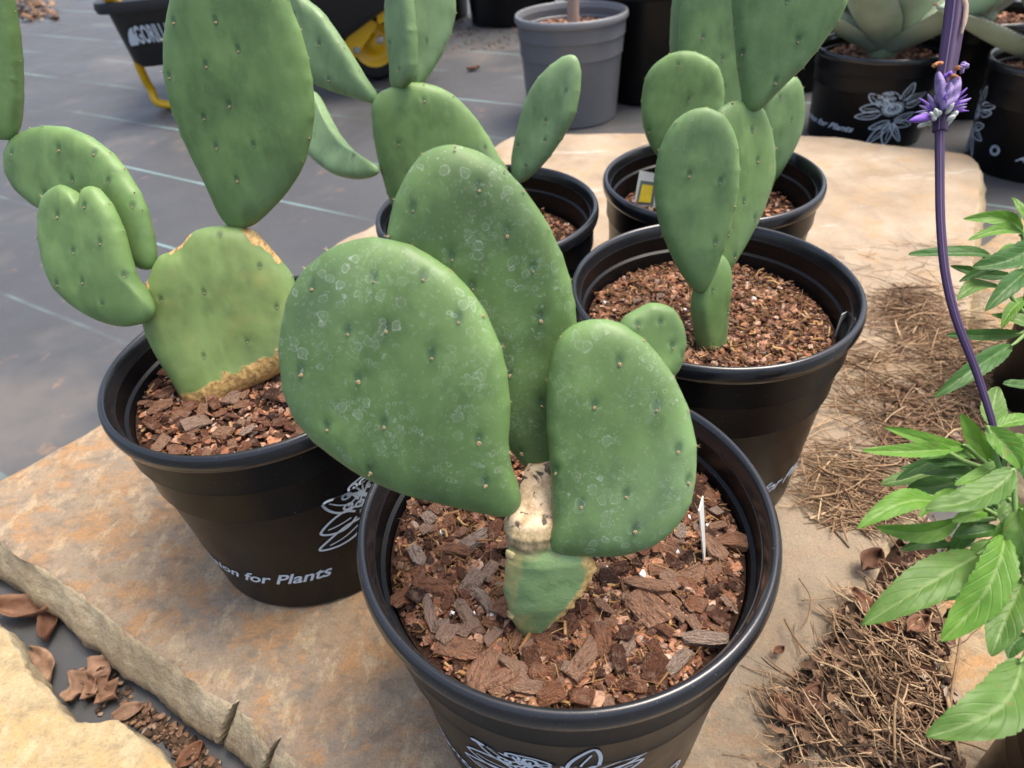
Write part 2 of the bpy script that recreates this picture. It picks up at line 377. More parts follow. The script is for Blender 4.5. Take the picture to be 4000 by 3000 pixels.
M['blackpoly'] = plain('black_poly', (.012, .012, .014), .45, .5, .2, 8)
M['rubber'] = plain('tyre_rubber', (.012, .012, .012), .75, .3)
M['steel'] = plain('bolt_steel', (.35, .34, .32), .35, .5)
M['trunk'] = plain('young_trunk', (.33, .24, .19), .85, .2, .3, 60)
b = NB('cork')
M['cork'] = b.fin(b.mix(b.ramp(b.noise(150, 4, .7), [(.38, 0), (.62, 1)]), (.36, .20, .07), (.74, .49, .17)), .9, .15); b.bump(b.noise(330, 4, .7), .9, .002)
b = NB('scar_bark')
c = b.mix(b.ramp(b.noise(95, 4, .7), [(.35, 0), (.62, 1)]), (.42, .29, .16), (.74, .63, .47))
c = b.mix(b.ramp(b.noise(75, 3, .6, dist=.8), [(.545, 0), (.575, .97)]), c, (.016, .013, .014))
b.bump(b.noise(160, 5, .7), .9, .003); M['scar'] = b.fin(c, .8, .3)
b = NB('woody_skin')
c = b.mix(b.ramp(b.noise(90, 4, .7, co=b.co((1, 1, 2.5))), [(.4, 0), (.65, 1)]), (.20, .19, .085), (.40, .31, .17))
b.bump(b.noise(220, 4, .7), .6, .0015); M['woody'] = b.fin(c, .8, .3)

# ------------------------------------------------------------------ ground and slabs
GZ = -.065
g = mk('ground', [(-600, -600, GZ), (600, -600, GZ), (600, 900, GZ), (-600, 900, GZ)], [(0, 1, 2, 3)], M['fabric'], smooth=False)
tag(g, 'dusty dark woven weed fabric with pale teal stripes', kind='structure')
def slab(name, px, label, mat, top=0., thick=.065, spread=.014, seed=0, cracks=(), raw=(), zf=None):
    pts = [onz(x, y, top) if len((x, y)) == 2 else None for x, y in px] + [Vector(r) for r in raw]
    out = spline(pts, 12, True)
    # resample by length
    L = [0]
    for i in range(len(out)): L.append(L[-1]+(out[(i+1) % len(out)]-out[i]).length)
    ds_ = []; d = 0; jj = 0
    while d < L[-1]-.001:
        ds_.append(d)
        while L[jj+1] < d: jj += 1
        near = min([(out[jj]-c[0]).length for c in cracks] or [9])
        d += .0013 if near < .045 else .0055
    N = len(ds_); P = []
    j = 0
    for k in range(N):
        d = ds_[k]
        while L[j+1] < d: j += 1
        t = (d-L[j])/max(1e-9, L[j+1]-L[j]); P.append(out[j].lerp(out[(j+1) % len(out)], t))
    area = sum(P[i].x*P[(i+1) % N].y-P[(i+1) % N].x*P[i].y for i in range(N))
    sg = 1 if area > 0 else -1
    prof = [(-.022, 0), (-.010, -.0003), (-.005, -.0014), (-.0025, -.0045), (.000, -.011), (.003, -.019), (.006, -.028), (.009, -.037), (.010, -.047), (.004, -thick+.004), (0, -thick+.0008)]
    V = []
    for i in range(N):
        t = P[(i+4) % N]-P[i-4]; t = Vector((t.x, t.y, 0)).normalized(); nn = Vector((t.y, -t.x, 0))*sg
        for q, (o, z) in enumerate(prof):
            p = P[i]+nn*(o*1.0+spread*(-z/thick))
            a = noise.noise(Vector((p.x*12+seed, p.y*12, 0)))*.007 + noise.noise(Vector((p.x*32, p.y*32+seed, math.floor(q/3)*2.7)))*.0034 + noise.noise(Vector((p.x*90, p.y*90+seed, q*1.3)))*.0024 + noise.noise(Vector((p.x*240, p.y*240+seed, q*2.1)))*.0014
            k = min(1, q/3)
            zz = top+z
            for c in cracks:
                dd = (Vector((p.x, p.y, 0))-Vector((c[0].x, c[0].y, 0))).dot(t)
                near = (Vector((p.x, p.y, 0))-Vector((c[0].x, c[0].y, 0))).length
                dd += z*c[3]+noise.noise(Vector((0, seed, z*60)))*.002
                if near < .08: a -= c[1]*math.exp(-(dd/c[2])**2)*(0, .15, .3, .6, .9)[min(q, 4)]
            p = p+nn*a*(0 if q == 0 else max(k, .3))
            V.append((p.x, p.y, zz))
    m = len(prof); Fc = []
    for i in range(N):
        i2 = (i+1) % N
        for q in range(m-1):
            f = (i*m+q, i*m+q+1, i2*m+q+1, i2*m+q); Fc.append(f if sg > 0 else f[::-1])
    from mathutils.geometry import delaunay_2d_cdt
    for lv in (0, m-1):
        ring = [Vector((V[i*m+lv][0], V[i*m+lv][1])) for i in range(N)]
        vv_, _e, ff_, ov, _oe, _of = delaunay_2d_cdt(ring, [(i, (i+1) % N) for i in range(N)], [], 1, 1e-6)
        for f in ff_:
            ids = [ov[j][0] if ov[j] else None for j in f]
            if None in ids: continue
            p0, p1, p2 = (ring[j] for j in ids[:3]); up_ = (p1-p0).cross(p2-p0) > 0
            if up_ != (lv == 0): ids = ids[::-1]
            Fc.append(tuple(j*m+lv for j in ids))
    o = mk(name, V, Fc, mat, smooth=True, sharp=50)
    nside = N*(m-1)
    for p in o.data.polygons[nside:]: p.use_smooth = False
    return tag(o, label, 'stone slab')
A_px = [(-120, 1120), (-60, 1065), (0, 1032), (100, 978), (215, 915), (430, 760), (640, 600), (735, 517), (810, 482), (960, 390), (1080, 306), (1140, 291), (1380, 286), (1750, 291), (1900, 308), (2060, 326), (2108, 346),
        (2122, 400), (2108, 520), (2098, 640), (2075, 800), (2010, 1000), (1945, 1130), (1900, 1300), (1880, 1500), (1860, 1800), (1600, 2000), (1200, 2010), (950, 1880), (780, 1770), (640, 1655), (500, 1540), (400, 1470), (305, 1400), (240, 1350), (175, 1302), (90, 1245), (0, 1187), (-70, 1150)]
cr = [(onz(492, 1542, 0), .034, .0019, .3), (onz(590, 1612, 0), .026, .0014, .26)]
slab('flagstone', A_px, 'large brown and rust mottled sandstone slab under the potted prickly pears', M['stone'], seed=3, cracks=cr)
B_px = [(-160, 1250), (-60, 1300), (5, 1352), (50, 1400), (95, 1480), (150, 1535), (200, 1548), (260, 1545), (320, 1590), (395, 1662), (480, 1760), (380, 1900), (100, 1980), (-200, 1760)]
slab('flagstone', B_px, 'smooth yellow sandstone slab beside the leaf-filled gap', M['stone_y'], top=-.004, thick=.061, seed=11, spread=-.02)
C_px = [(2005, 1290), (2020, 1400), (2036, 1500), (2052, 1590), (2068, 1680), (2085, 1800), (2350, 1850), (2420, 1500), (2380, 1150), (2200, 1090), (2080, 1180)]
slab('flagstone', C_px, 'buff sandstone slab under the hanging salvia leaves', M['stone_r'], top=-.002, thick=.063, seed=21, spread=.004)
D_px = [(2112, 545), (2160, 500), (2230, 455), (2420, 420), (2520, 600), (2440, 900), (2290, 1010), (2190, 960), (2140, 800), (2118, 660)]
slab('flagstone', D_px, 'pale orange sandstone slab beyond the pine straw behind the salvia', M['stone_r'], top=.0, thick=.065, seed=31)

# ------------------------------------------------------------------ pots
PH, PR = .243, .140
WALL = [(.0, .004), (.100, .004), (.108, .0), (.114, .0), (.1175, .004), (.1265, .150), (.1272, .1535), (.1296, .1545), (.1292, .158), (.1312, .190), (.1316, .1935), (.1340, .1945), (.1336, .198), (.1343, .224), (.1345, .229),
        (.1290, .229), (.1283, .213), (.1255, .211), (.1246, .207), (.1160, .03), (.1140, .012), (.0, .012)]
RIM = [(.1346, .2265), (.1372, .2255), (.1392, .2275), (.1400, .2315), (.1400, .2355), (.1394, .2390), (.1382, .2415), (.1365, .2428), (.1347, .2428), (.1332, .2412), (.1318, .238), (.1306, .232), (.1296, .2285)]
RIMC = [RIM[-1]]
def wall_r(z):
    o = WALL[4:15]; return float(np.interp(z, [q[1] for q in o], [q[0] for q in o]))
def ribbon(path, wd):
    n = len(path); V = []; Fc = []
    for i in range(n):
        t = (path[min(i+1, n-1)]-path[max(i-1, 0)])
        t = t.normalized() if t.length > 1e-9 else Vector((1, 0))
        nn = Vector((-t.y, t.x)); ww = wd[i] if isinstance(wd, list) else wd
        V += [path[i]+nn*ww/2, path[i]-nn*ww/2]
    for i in range(n-1): Fc.append((2*i, 2*i+1, 2*i+3, 2*i+2))
    return V, Fc
def flower_art():
    """passion flower line drawing, flat coordinates, about 1 wide"""
    mb = MB()
    def strk(pts, wd=.020, n=6, cl=False):
        p = spline([Vector((a, c, 0)) for a, c in pts], n, cl); p = [Vector((q.x, q.y)) for q in p]
        if cl: p.append(p[0])
        V, Fc = ribbon(p, wd); mb.add([(v.x, v.y, 0) for v in V], Fc)
    def petal(ang, r0, r1, hw, bend=0, wd=.020, vein=True):
        ca, sa = math.cos(ang), math.sin(ang)
        T = lambda x, y: (x*ca-(y+bend*(x-r0)**2)*sa, x*sa+(y+bend*(x-r0)**2)*ca)
        L = r1-r0
        strk([T(r0, -hw*.35), T(r0+L*.3, -hw), T(r0+L*.7, -hw*.75), T(r1, 0), T(r0+L*.72, hw*.8), T(r0+L*.32, hw), T(r0, hw*.35)], wd)
        if vein: strk([T(r0+L*.15, .01), T(r0+L*.5, hw*.18), T(r0+L*.8, hw*.05)], wd*.6)
    R = random.Random(4)
    cx, cy = 0, .12
    for k in range(54):       # corona fringe
        a = 2*PI*k/54; r1 = .185+R.uniform(-.02, .02)
        p0 = Vector((cx+.095*math.cos(a), cy+.08*math.sin(a))); p1 = Vector((cx+r1*math.cos(a), cy+r1*.85*math.sin(a)))
        V, Fc = ribbon([p0, p1], [.014, .006]); mb.add([(v.x, v.y, 0) for v in V], Fc)
    strk([(cx+.06*math.cos(a), cy+.05*math.sin(a)) for a in np.linspace(0, 2*PI, 10)[:-1]], .018, 4, True)
    strk([(cx+.1*math.cos(a), cy+.083*math.sin(a)) for a in np.linspace(0, 2*PI, 12)[:-1]], .02, 4, True)
    # column, stamens and styles up to the left
    strk([(cx, cy), (-.06, .2), (-.13, .28), (-.17, .33)], .035)
    for (x, y) in ((-.25, .36), (-.20, .43), (-.11, .42), (-.26, .25), (-.05, .33), (-.17, .21)):
        strk([(-.12, .28), ((x-.12)/2, (y+.28)/2+.02), (x, y)], .016)
        strk([(x+.035*math.cos(a), y+.026*math.sin(a)) for a in np.linspace(0, 2*PI, 8)[:-1]], .018, 3, True)
    strk([(-.21, .46), (-.08, .47), (.02, .40), (.05, .32)], .015)
    for a, r0, r1, hw, bd in ((62, .2, .55, .075, .5), (35, .22, .56, .07, -.6), (12, .2, .48, .065, .5), (148, .22, .52, .085, -.3), (178, .22, .50, .09, .5), (206, .2, .58, .08, -.4)):
        V0 = len(mb.V); petal(math.radians(a), r0, r1, hw, bd)
        for i in range(V0, len(mb.V)): mb.V[i] = (mb.V[i][0]+cx, mb.V[i][1]+cy, 0)
    V0 = len(mb.V)            # leaves below
    for a, r1, hw in ((200, .36, .07), (232, .55, .075), (262, .50, .085), (292, .52, .05), (338, .38, .08), (20, .36, .07)):
        petal(math.radians(a), .03, r1, hw, .25)
    for i in range(V0, len(mb.V)): mb.V[i] = (mb.V[i][0]+.05, mb.V[i][1]-.16, 0)
    return mb
def text_mesh(s, shear=.35, bold=.012, size=1):
    cu = bpy.data.curves.new('lettering', 'FONT'); cu.body = s; cu.shear = shear; cu.offset = bold; cu.size = size; cu.align_x = 'CENTER'; cu.resolution_u = 3
    o = bpy.data.objects.new('tmp', cu); COL.objects.link(o)
    dg = bpy.context.evaluated_depsgraph_get(); dg.update()
    me = bpy.data.meshes.new_from_object(o.evaluated_get(dg))
    V = [tuple(v.co) for v in me.vertices]; Fc = [tuple(p.vertices) for p in me.polygons]
    bpy.data.objects.remove(o); bpy.data.curves.remove(cu); bpy.data.meshes.remove(me)
    return V, Fc
def wrap(V, ang, zc, scale, off=.0006, slant=0):
    """flat (x right, y up) -> on the pot wall, seen from outside at angle ang"""
    out = []
    for x, y, *_ in V:
        z = zc+y*scale+x*scale*slant; r = wall_r(z)+off; a = ang+x*scale/r
        out.append((r*math.cos(a), r*math.sin(a), z))
    return out
ART = flower_art(); TXT = text_mesh('A Passion for Plants', .5, .018)
RING = MB()
_p = [Vector((.5*math.cos(a), .62*math.sin(a))) for a in np.linspace(0, 2*PI, 20)]
for kk in (1, .72):
    _V, _F = ribbon([q*kk for q in _p], .1); RING.add([(v.x, v.y, 0) for v in _V], _F)
def make_pot(label, x, y, z0=0., s=1., fl_ang=-90, group='printed black nursery pots', n=128, printed=True, mats=None):
    root = empty('plant_pot', (x, y, z0)); root.scale = (s, s, s)
    tag(root, label, 'plant pot', group)
    mw, mr = mats or (M['pot'], M['rim'])
    def part(name, me):
        o = bpy.data.objects.new(name, me); COL.objects.link(o); o.parent = root; WL[o.name] = Vector((x, y, z0)); return o
    key = (mw.name, n)
    if key not in make_pot.cache:
        V, Fc = lathe(WALL, n); ow = mk('pot_wall', V, Fc, mw, smooth=True, sharp=28)
        V, Fc = lathe(RIM, n); orr = mk('pot_rim', V, Fc, mr, smooth=True, sharp=60)
        make_pot.cache[key] = (ow.data, orr.data)
        bpy.data.objects.remove(ow); bpy.data.objects.remove(orr)
    mwall, mrim = make_pot.cache[key]
    part('pot_wall', mwall); part('pot_rim', mrim)
    if printed:
        fa = math.radians(fl_ang)
        for k, a0 in enumerate((fa, fa+PI)):
            me = bpy.data.meshes.new('flower_print'); me.from_pydata(wrap(ART.V, a0, .103, .125), [], ART.F); me.materials.append(M['print']); part('flower_print', me)
            me = bpy.data.meshes.new('lettering'); me.from_pydata(wrap(TXT[0], a0-math.radians(75), .050, .0228), [], TXT[1]); me.materials.append(M['print']); part('lettering', me)
            me = bpy.data.meshes.new('size_mark'); me.from_pydata(wrap(RING.V, a0+math.radians(42), .06, .018), [], RING.F); me.materials.append(M['print']); part('size_mark', me)
    return root
make_pot.cache = {}
POTS = {'main': (.0273, .2838), 'left': (-.2307, .4964), 'rm': (.2055, .5467), 'br': (.2815, .8098), 'bm': (-.0130, .7705)}
def ang_of(px, py, c, z):      # angle on the pot of what shows at a pixel (height z)
    p = onz(px, py, z); return p
make_pot('black printed nursery pot of the white-speckled prickly pear with the woody scar', *POTS['main'], fl_ang=-100)
make_pot('black printed nursery pot of the prickly pear with the heart-shaped pad', *POTS['left'], fl_ang=-40)
make_pot('black printed nursery pot holding the prickly pear with two overlapping narrow pads', *POTS['rm'], fl_ang=2)
make_pot('black nursery pot with a yellow-pictured tag, behind the overlapping narrow pads', *POTS['br'], fl_ang=20)
make_pot('black nursery pot of the prickly pear in front of the wheelbarrow', *POTS['bm'], fl_ang=100)

# ------------------------------------------------------------------ potting mix
def hull(seed, sx, sy, sz, n=11):
    R = random.Random(seed); bm = bmesh.new()
    for i in range(n):
        v = Vector((R.uniform(-1, 1), R.uniform(-1, 1), R.uniform(-1, 1)))
        v = v.normalized()*(.75+.25*R.random()); v = Vector((max(-.8, min(.8, v.x*1.25)), max(-.8, min(.8, v.y*1.25)), max(-.62, min(.62, v.z))))
        bm.verts.new((v.x*sx, v.y*sy, v.z*sz))
    r = bmesh.ops.convex_hull(bm, input=bm.verts)
    bmesh.ops.delete(bm, geom=[e for e in r['geom_interior'] if isinstance(e, bmesh.types.BMVert)], context='VERTS')
    V = [tuple(v.co) for v in bm.verts]; idx = {v: i for i, v in enumerate(bm.verts)}
    Fc = [tuple(idx[v] for v in f.verts) for f in bm.faces]; bm.free(); return V, Fc
CH = [hull(k, 1, .55+.38*((k*37) % 10)/10, .20+.16*((k*53) % 10)/10, 19) for k in range(12)]
CHM = []
for k, (V, Fc) in enumerate(CH):
    me = bpy.data.meshes.new('bark_chip'); me.from_pydata(V, [], Fc); me.materials.append(M['chip']); CHM.append(me)
def rq(tilt):
    q = Quaternion((0, 0, 1), random.uniform(0, 2*PI)); ax = Vector((random.uniform(-1, 1), random.uniform(-1, 1), 0)).normalized()
    return Quaternion(ax, random.gauss(0, tilt)) @ q
def fill(cx, cy, z, rad, n_ind, n_fine, n_fib, big, label, group='bark mixes in the pots', hand=(), perlite=0, mound=None):
    def sz(x, y):
        h = z+.0035*noise.noise(Vector((x*22, y*22, 3)))+.0025*noise.noise(Vector((x*60, y*60, 9)))
        if mound: h += mound[3]*math.exp(-((x-mound[0])**2+(y-mound[1])**2)/mound[2]**2)
        return h
    nr, na = 26, 72; V = [(cx, cy, sz(cx, cy))]; Fc = []
    for i in range(1, nr+1):
        for k in range(na):
            a = 2*PI*k/na; r = rad*i/nr; x, y = cx+r*math.cos(a), cy+r*math.sin(a); V.append((x, y, sz(x, y)))
    for k in range(na):
        Fc.append((0, 1+k, 1+(k+1) % na))
        for i in range(1, nr):
            b0 = 1+(i-1)*na; b1 = 1+i*na; Fc.append((b0+k, b1+k, b1+(k+1) % na, b0+(k+1) % na))
    soil = mk('potting_mix', V, Fc, M['soil'], None, (cx, cy, z)); tag(soil, label, 'potting mix', group)
    placed = []
    for (px, py, L, tw) in hand:
        p = onz(px, py, z+.004); p.z = sz(p.x, p.y)+L*.16
        inst('bark_chip', random.choice(CHM), soil, p, rq(.18), (L/2, L/2*tw, L/2)).color = (random.uniform(.58, 1), 0, 0, 1); placed.append((p.x, p.y, L*.5))
    tries = 0; cnt = 0
    while cnt < n_ind and tries < 20000:
        tries += 1
        f = cnt/max(1, n_ind); L = big*(1.0-.62*f**.7)*random.uniform(.75, 1.2)
        r = (rad-L*.42)*math.sqrt(random.random()); a = random.uniform(0, 2*PI); x, y = cx+r*math.cos(a), cy+r*math.sin(a)
        if any((x-q[0])**2+(y-q[1])**2 < (.40*(L*.5+q[2]))**2*1.15 for q in placed): continue
        placed.append((x, y, L*.5)); cnt += 1
        inst('bark_chip', random.choice(CHM), soil, (x, y, sz(x, y)+.003+L*random.uniform(.10, .22)), rq(.30), (L/2, L/2*random.uniform(.7, 1.1), L/2*random.uniform(.8, 1.2))).color = (random.choice((random.random()**.7, random.random()**2)), 0, 0, 1)
    mb = MB()
    for k in range(n_fine):
        L = random.choice((.003, .004, .005, .007, .009, .011, .013))*random.uniform(.7, 1.3)*(.6+.4*big/.03)
        r = (rad-L*.5)*math.sqrt(random.random()); a = random.uniform(0, 2*PI); x, y = cx+r*math.cos(a), cy+r*math.sin(a)
        V, Fc = random.choice(CH); q = rq(.6); hh = sz(x, y)+random.uniform(0, .0035)
        mb.add([q @ (Vector(v)*(L/2))+Vector((x, y, hh)) for v in V], Fc, random.random()**2.0)
    o = mb.build('fine_bark', M['chips'], soil, (cx, cy, z), smooth=False, attr=True); o['kind'] = 'stuff'
    mb = MB()
    for k in range(n_fib):
        L = random.uniform(.004, .015); r = (rad-L*.5)*math.sqrt(random.random()); a = random.uniform(0, 2*PI)
        p = Vector((cx+r*math.cos(a), cy+r*math.sin(a), 0)); p.z = sz(p.x, p.y)+random.uniform(.001, .007)
        d = Vector((random.uniform(-1, 1), random.uniform(-1, 1), random.gauss(0, .22))).normalized(); c = Vector((random.gauss(0, .2), random.gauss(0, .2), random.gauss(0, .15)))*L
        if k % 9 == 0: wd = random.uniform(.0009, .0016)
        else: wd = random.uniform(.00014, .0003)
        mb.add(*tube_vf([p-d*L/2, p+c, p+d*L/2], wd, 3, cap=False))
    o = mb.build('bark_fibre', M['fibre'], soil, (cx, cy, z), attr=True); o['kind'] = 'stuff'
    for k in range(perlite):
        L = random.uniform(.003, .0065); r = rad*.93*math.sqrt(random.random()); a = random.uniform(0, 2*PI); x, y = cx+r*math.cos(a), cy+r*math.sin(a)
        o = inst('perlite_grain', PERL, soil, (x, y, sz(x, y)+.004), rq(.5), (L/2, L/2, L/2))
    return soil, sz
V, Fc = hull(77, 1, .9, 1.2, 26); PERL = bpy.data.meshes.new('perlite_grain'); PERL.from_pydata(V, [], Fc); PERL.materials.append(M['perlite'])
HAND = [(990, 1405, .036, .8), (1040, 1448, .040, .75), (1085, 1475, .036, .8), (1120, 1478, .036, .7), (1105, 1440, .036, .42), (945, 1275, .034, .7), (868, 1290, .026, .9), (1262, 1425, .038, .55), (1400, 1318, .036, .9), (1300, 1380, .03, .7), (1395, 1270, .04, .5), (1440, 1290, .03, .5), (1460, 1190, .024, .9), (1540, 1185, .034, .7), (1575, 1172, .038, .6), (985, 1190, .036, .5), (1030, 1165, .034, .5), (1050, 1300, .03, .5), (1010, 1330, .032, .45), (930, 1330, .034, .4), (1520, 1385, .036, .5), (1180, 1400, .026, .8), (1355, 1400, .026, .6), (1465, 1430, .03, .6), (900, 1200, .03, .7), (1500, 1240, .024, .8)]
SZM = .203
soil_main, szm = fill(*POTS['main'], SZM, .1235, 270, 5600, 2600, .025, 'chunky reddish bark mix around the twisted base of the speckled prickly pear', hand=HAND, perlite=26)
soil_left, szl = fill(*POTS['left'], .202, .1235, 230, 2600, 260, .026, 'coarse red bark mix under the prickly pear with the heart-shaped pad', perlite=3)
soil_rm, szr = fill(*POTS['rm'], .196, .1225, 120, 4600, 2000, .013, 'fine brown bark mix around the single narrow upright stem', perlite=6)
fill(*POTS['br'], .186, .1215, 30, 1400, 300, .014, 'shaded brown bark mix behind the yellow-pictured plant tag')
fill(*POTS['bm'], .186, .1215, 30, 1400, 300, .014, 'brown bark mix in the pot nearest the wheelbarrow')

# ------------------------------------------------------------------ prickly pears
def areole_mesh(detail):
    mb = MB(); V, Fc = lathe([(1.0, -.4), (1.05, .05), (.75, .28), (.42, .18)], 10); mb.add(V, Fc)
    nF0 = len(mb.F)
    V, Fc = lathe([(.44, .16), (.25, .42), (.0, .5)], 8); mb.add(V, Fc)
    nF1 = len(mb.F)
    R = random.Random(detail)
    for k in range(4 if detail else 7):
        a = R.uniform(0, 2*PI); t = R.uniform(.1, .7); L = R.uniform(.9, 1.6)*(1 if detail == 0 else .7)
        d = Vector((math.cos(a)*t, math.sin(a)*t, 1)).normalized()
        mb.add(*tube_vf([Vector((d.x*.2, d.y*.2, .3)), d*(1+L)], [.09, .02], 3, cap=False))
    me = bpy.data.meshes.new('areole'); me.from_pydata(mb.V, [], mb.F)
    for m in AM: me.materials.append(m)
    me.polygons.foreach_set('material_index', [0]*nF0+[1]*(nF1-nF0)+[2]*(len(mb.F)-nF1))
    me.polygons.foreach_set('use_smooth', [True]*len(mb.F)); return me
ARE = [areole_mesh(1), areole_mesh(2), areole_mesh(3)]; AREM = areole_mesh(0)
def nrm(az, el):
    az, el = math.radians(az), math.radians(el)
    return Vector((math.sin(az)*math.cos(el), -math.cos(az)*math.cos(el), math.sin(el)))
def pad(root, px, base, az, el, T, mat, sp_=.036, NA=180, NR=36, ars=.0021, seed=0, bend=.0, cup=0., margin=True, lattice=True, wob=1., name='pad', top_only=.25, cork=()):
    n = nrm(az, el); base = Vector(base)
    ex = Vector((0, 0, 1)).cross(n).normalized(); ex = -ex if ex.x*math.copysign(1, math.cos(math.radians(az))) < 0 else ex
    ey = n.cross(ex).normalized()
    if ey.z < 0: ey = -ey
    W = [onpl(x, y, base, n) for x, y in px]
    P2 = [Vector(((p-base).dot(ex), (p-base).dot(ey), 0)) for p in W]
    P2 = spline(P2, 8, True); P2 = [Vector((p.x, p.y)) for p in P2]
    lo = Vector((min(p.x for p in P2), min(p.y for p in P2))); hi = Vector((max(p.x for p in P2), max(p.y for p in P2)))
    c = sum(P2, Vector((0, 0)))/len(P2)
    Rt = []
    for k in range(NA):
        a = 2*PI*k/NA; d = Vector((math.cos(a), math.sin(a))); best = 0
        for i in range(len(P2)):
            p, q = P2[i]-c, P2[(i+1) % len(P2)]-c
            e = q-p; den = d.x*e.y-d.y*e.x
            if abs(den) < 1e-12: continue
            t = (p.x*e.y-p.y*e.x)/den; u = (p.x*d.y-p.y*d.x)/den
            if t > 0 and -1e-6 <= u <= 1.000001: best = max(best, t)
        Rt.append(best if best > 0 else (Rt[-1] if Rt else .01))
    size = max(hi.x-lo.x, hi.y-lo.y)
    R = random.Random(seed)
    Rf = lambda a: float(np.interp((a % (2*PI))/(2*PI)*NA, range(NA+1), Rt+[Rt[0]]))
    AR = []      # (u, v, s, margin)
    if lattice:
        hh = sp_*.80; row = 0; y = lo.y+hh*.5
        while y < hi.y:
            x = lo.x+(sp_*.5 if row % 2 else 0)+R.uniform(0, .004)
            while x < hi.x:
                q = Vector((x+R.uniform(-.22, .22)*sp_+.16*(y-c.y), y+R.uniform(-.2, .2)*sp_+.14*(x-c.x)))-c
                s = q.length/max(1e-6, Rf(math.atan2(q.y, q.x)))
                if s < .92 and R.random() > .07: AR.append((q.x, q.y, s, False))
                x += sp_
            y += hh; row += 1
    if margin:
        acc = 0; nxt = R.uniform(0, .02)
        for k in range(NA):
            a = 2*PI*k/NA; p = Vector((math.cos(a), math.sin(a)))*Rt[k]; p2 = Vector((math.cos(a+2*PI/NA), math.sin(a+2*PI/NA)))*Rt[(k+1) % NA]
            acc += (p2-p).length
            if acc > nxt and (p.y+c.y-lo.y) > top_only*(hi.y-lo.y):
                nxt = acc+sp_*R.uniform(.32, .85); AR.append((p.x, p.y, 1.0, True))
    Rs = [max(Rt[k], sum(Rt[(k+j) % NA] for j in range(-NA//9, NA//9+1))/(2*(NA//9)+1) if False else max(min(Rt[(k-j) % NA], Rt[(k+j) % NA]) for j in range(0, NA//14))) for k in range(NA)]
    ex_ = [7.0+26*max(0, 1-Rt[k]/max(1e-6, Rs[k])) for k in range(NA)]
    ex_ = [sum(ex_[(k+j) % NA] for j in range(-3, 4))/7 for k in range(NA)]
    def thick(s, a=None):
        e_ = 7.0 if a is None else ex_[int(round((a % (2*PI))/(2*PI)*NA)) % NA]
        return T/2*max(0, 1-min(1, s)**e_)**.56
    def mid(u, v):
        a = noise.noise(Vector((u*9+seed*3.1, v*9, .3)))*.005*wob + noise.noise(Vector((u*24+seed, v*24, 4)))*.0008*wob
        return a+bend*((v-lo.y+c.y)/max(.02, hi.y-lo.y))**2*size+cup*(u*u+v*v)/size
    V = []; AT = []; ED = []; CK = []
    ckp = [(Vector(((p-base).dot(ex), (p-base).dot(ey))), cw) for path, cw in cork for p in spline([onpl(x, y, base, n) for x, y in path], 6)]
    S_ = [1-(1-i/NR)**1.9 for i in range(1, NR+1)]
    A3 = np.array([(a_[0], a_[1]) for a_ in AR if not a_[3]]).reshape(-1, 2)
    Mg = np.array([(a_[0], a_[1]) for a_ in AR if a_[3]]).reshape(-1, 2)
    def vert(u, v, s, side):
        at = 0; rb = 0
        if len(A3):
            dx = u-A3[:, 0]; dy = v-A3[:, 1]; d2 = dx*dx+(dy-.0022*(ars/.0021))**2*.6
            at = float(np.exp(-d2/(1.55*ars)**2).max()); d3 = float((dx*dx+dy*dy).min())
            rb = .0008*math.exp(-d3/(1.6*ars)**2)-.0010*at
        if len(Mg):
            d3 = float(((u-Mg[:, 0])**2+(v-Mg[:, 1])**2).min()); rb += .0004*math.exp(-d3/(.0036)**2)
            k = .0004*math.exp(-d3/(.0034)**2)*s; ln = max(1e-6, math.hypot(u, v)); u += u/ln*k; v += v/ln*k
        rb += noise.noise(Vector((u*55, v*55, side*7+seed)))*.0004
        ck = 0
        if ckp:
            q_ = Vector((u, v))+c; jt = .6*noise.noise(Vector((u*90, v*90, seed))); dm = min((q_-k_).length/w0 for k_, w0 in ckp)+jt
            ck = max(0, min(1, 1.5-dm)); rb += ck*(.0008+.0016*noise.noise(Vector((u*260, v*140, seed))))
        CK.append(ck)
        w_ = mid(u, v)+side*(thick(s, math.atan2(v, u))+rb)
        p = ex*(u+c.x)+ey*(v+c.y)+n*w_
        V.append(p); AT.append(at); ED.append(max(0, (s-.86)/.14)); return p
    for side in (1, -1):
        vert(0, 0, 0, side)
        for i, s in enumerate(S_):
            if side == -1 and i == NR-1: break
            for k in range(NA):
                a = 2*PI*k/NA; vert(math.cos(a)*Rt[k]*s, math.sin(a)*Rt[k]*s, s, side)
    Fc = []; off = 1+NR*NA
    for k in range(NA):
        k2 = (k+1) % NA
        Fc.append((0, 1+k, 1+k2)); Fc.append((off, off+1+k2, off+1+k))
        for i in range(NR-1):
            Fc.append((1+i*NA+k, 1+(i+1)*NA+k, 1+(i+1)*NA+k2, 1+i*NA+k2))
            if i < NR-2: Fc.append((off+1+i*NA+k, off+1+i*NA+k2, off+1+(i+1)*NA+k2, off+1+(i+1)*NA+k))
            else: Fc.append((off+1+i*NA+k, off+1+i*NA+k2, 1+(NR-1)*NA+k2, 1+(NR-1)*NA+k))
    if ex.cross(ey).dot(n) < 0: Fc = [f[::-1] for f in Fc]
    o = mk(name, [v+base for v in V], Fc, mat, root, base)
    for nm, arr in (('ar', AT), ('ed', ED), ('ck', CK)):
        at = o.data.attributes.new(nm, 'FLOAT', 'POINT'); at.data.foreach_set('value', arr)
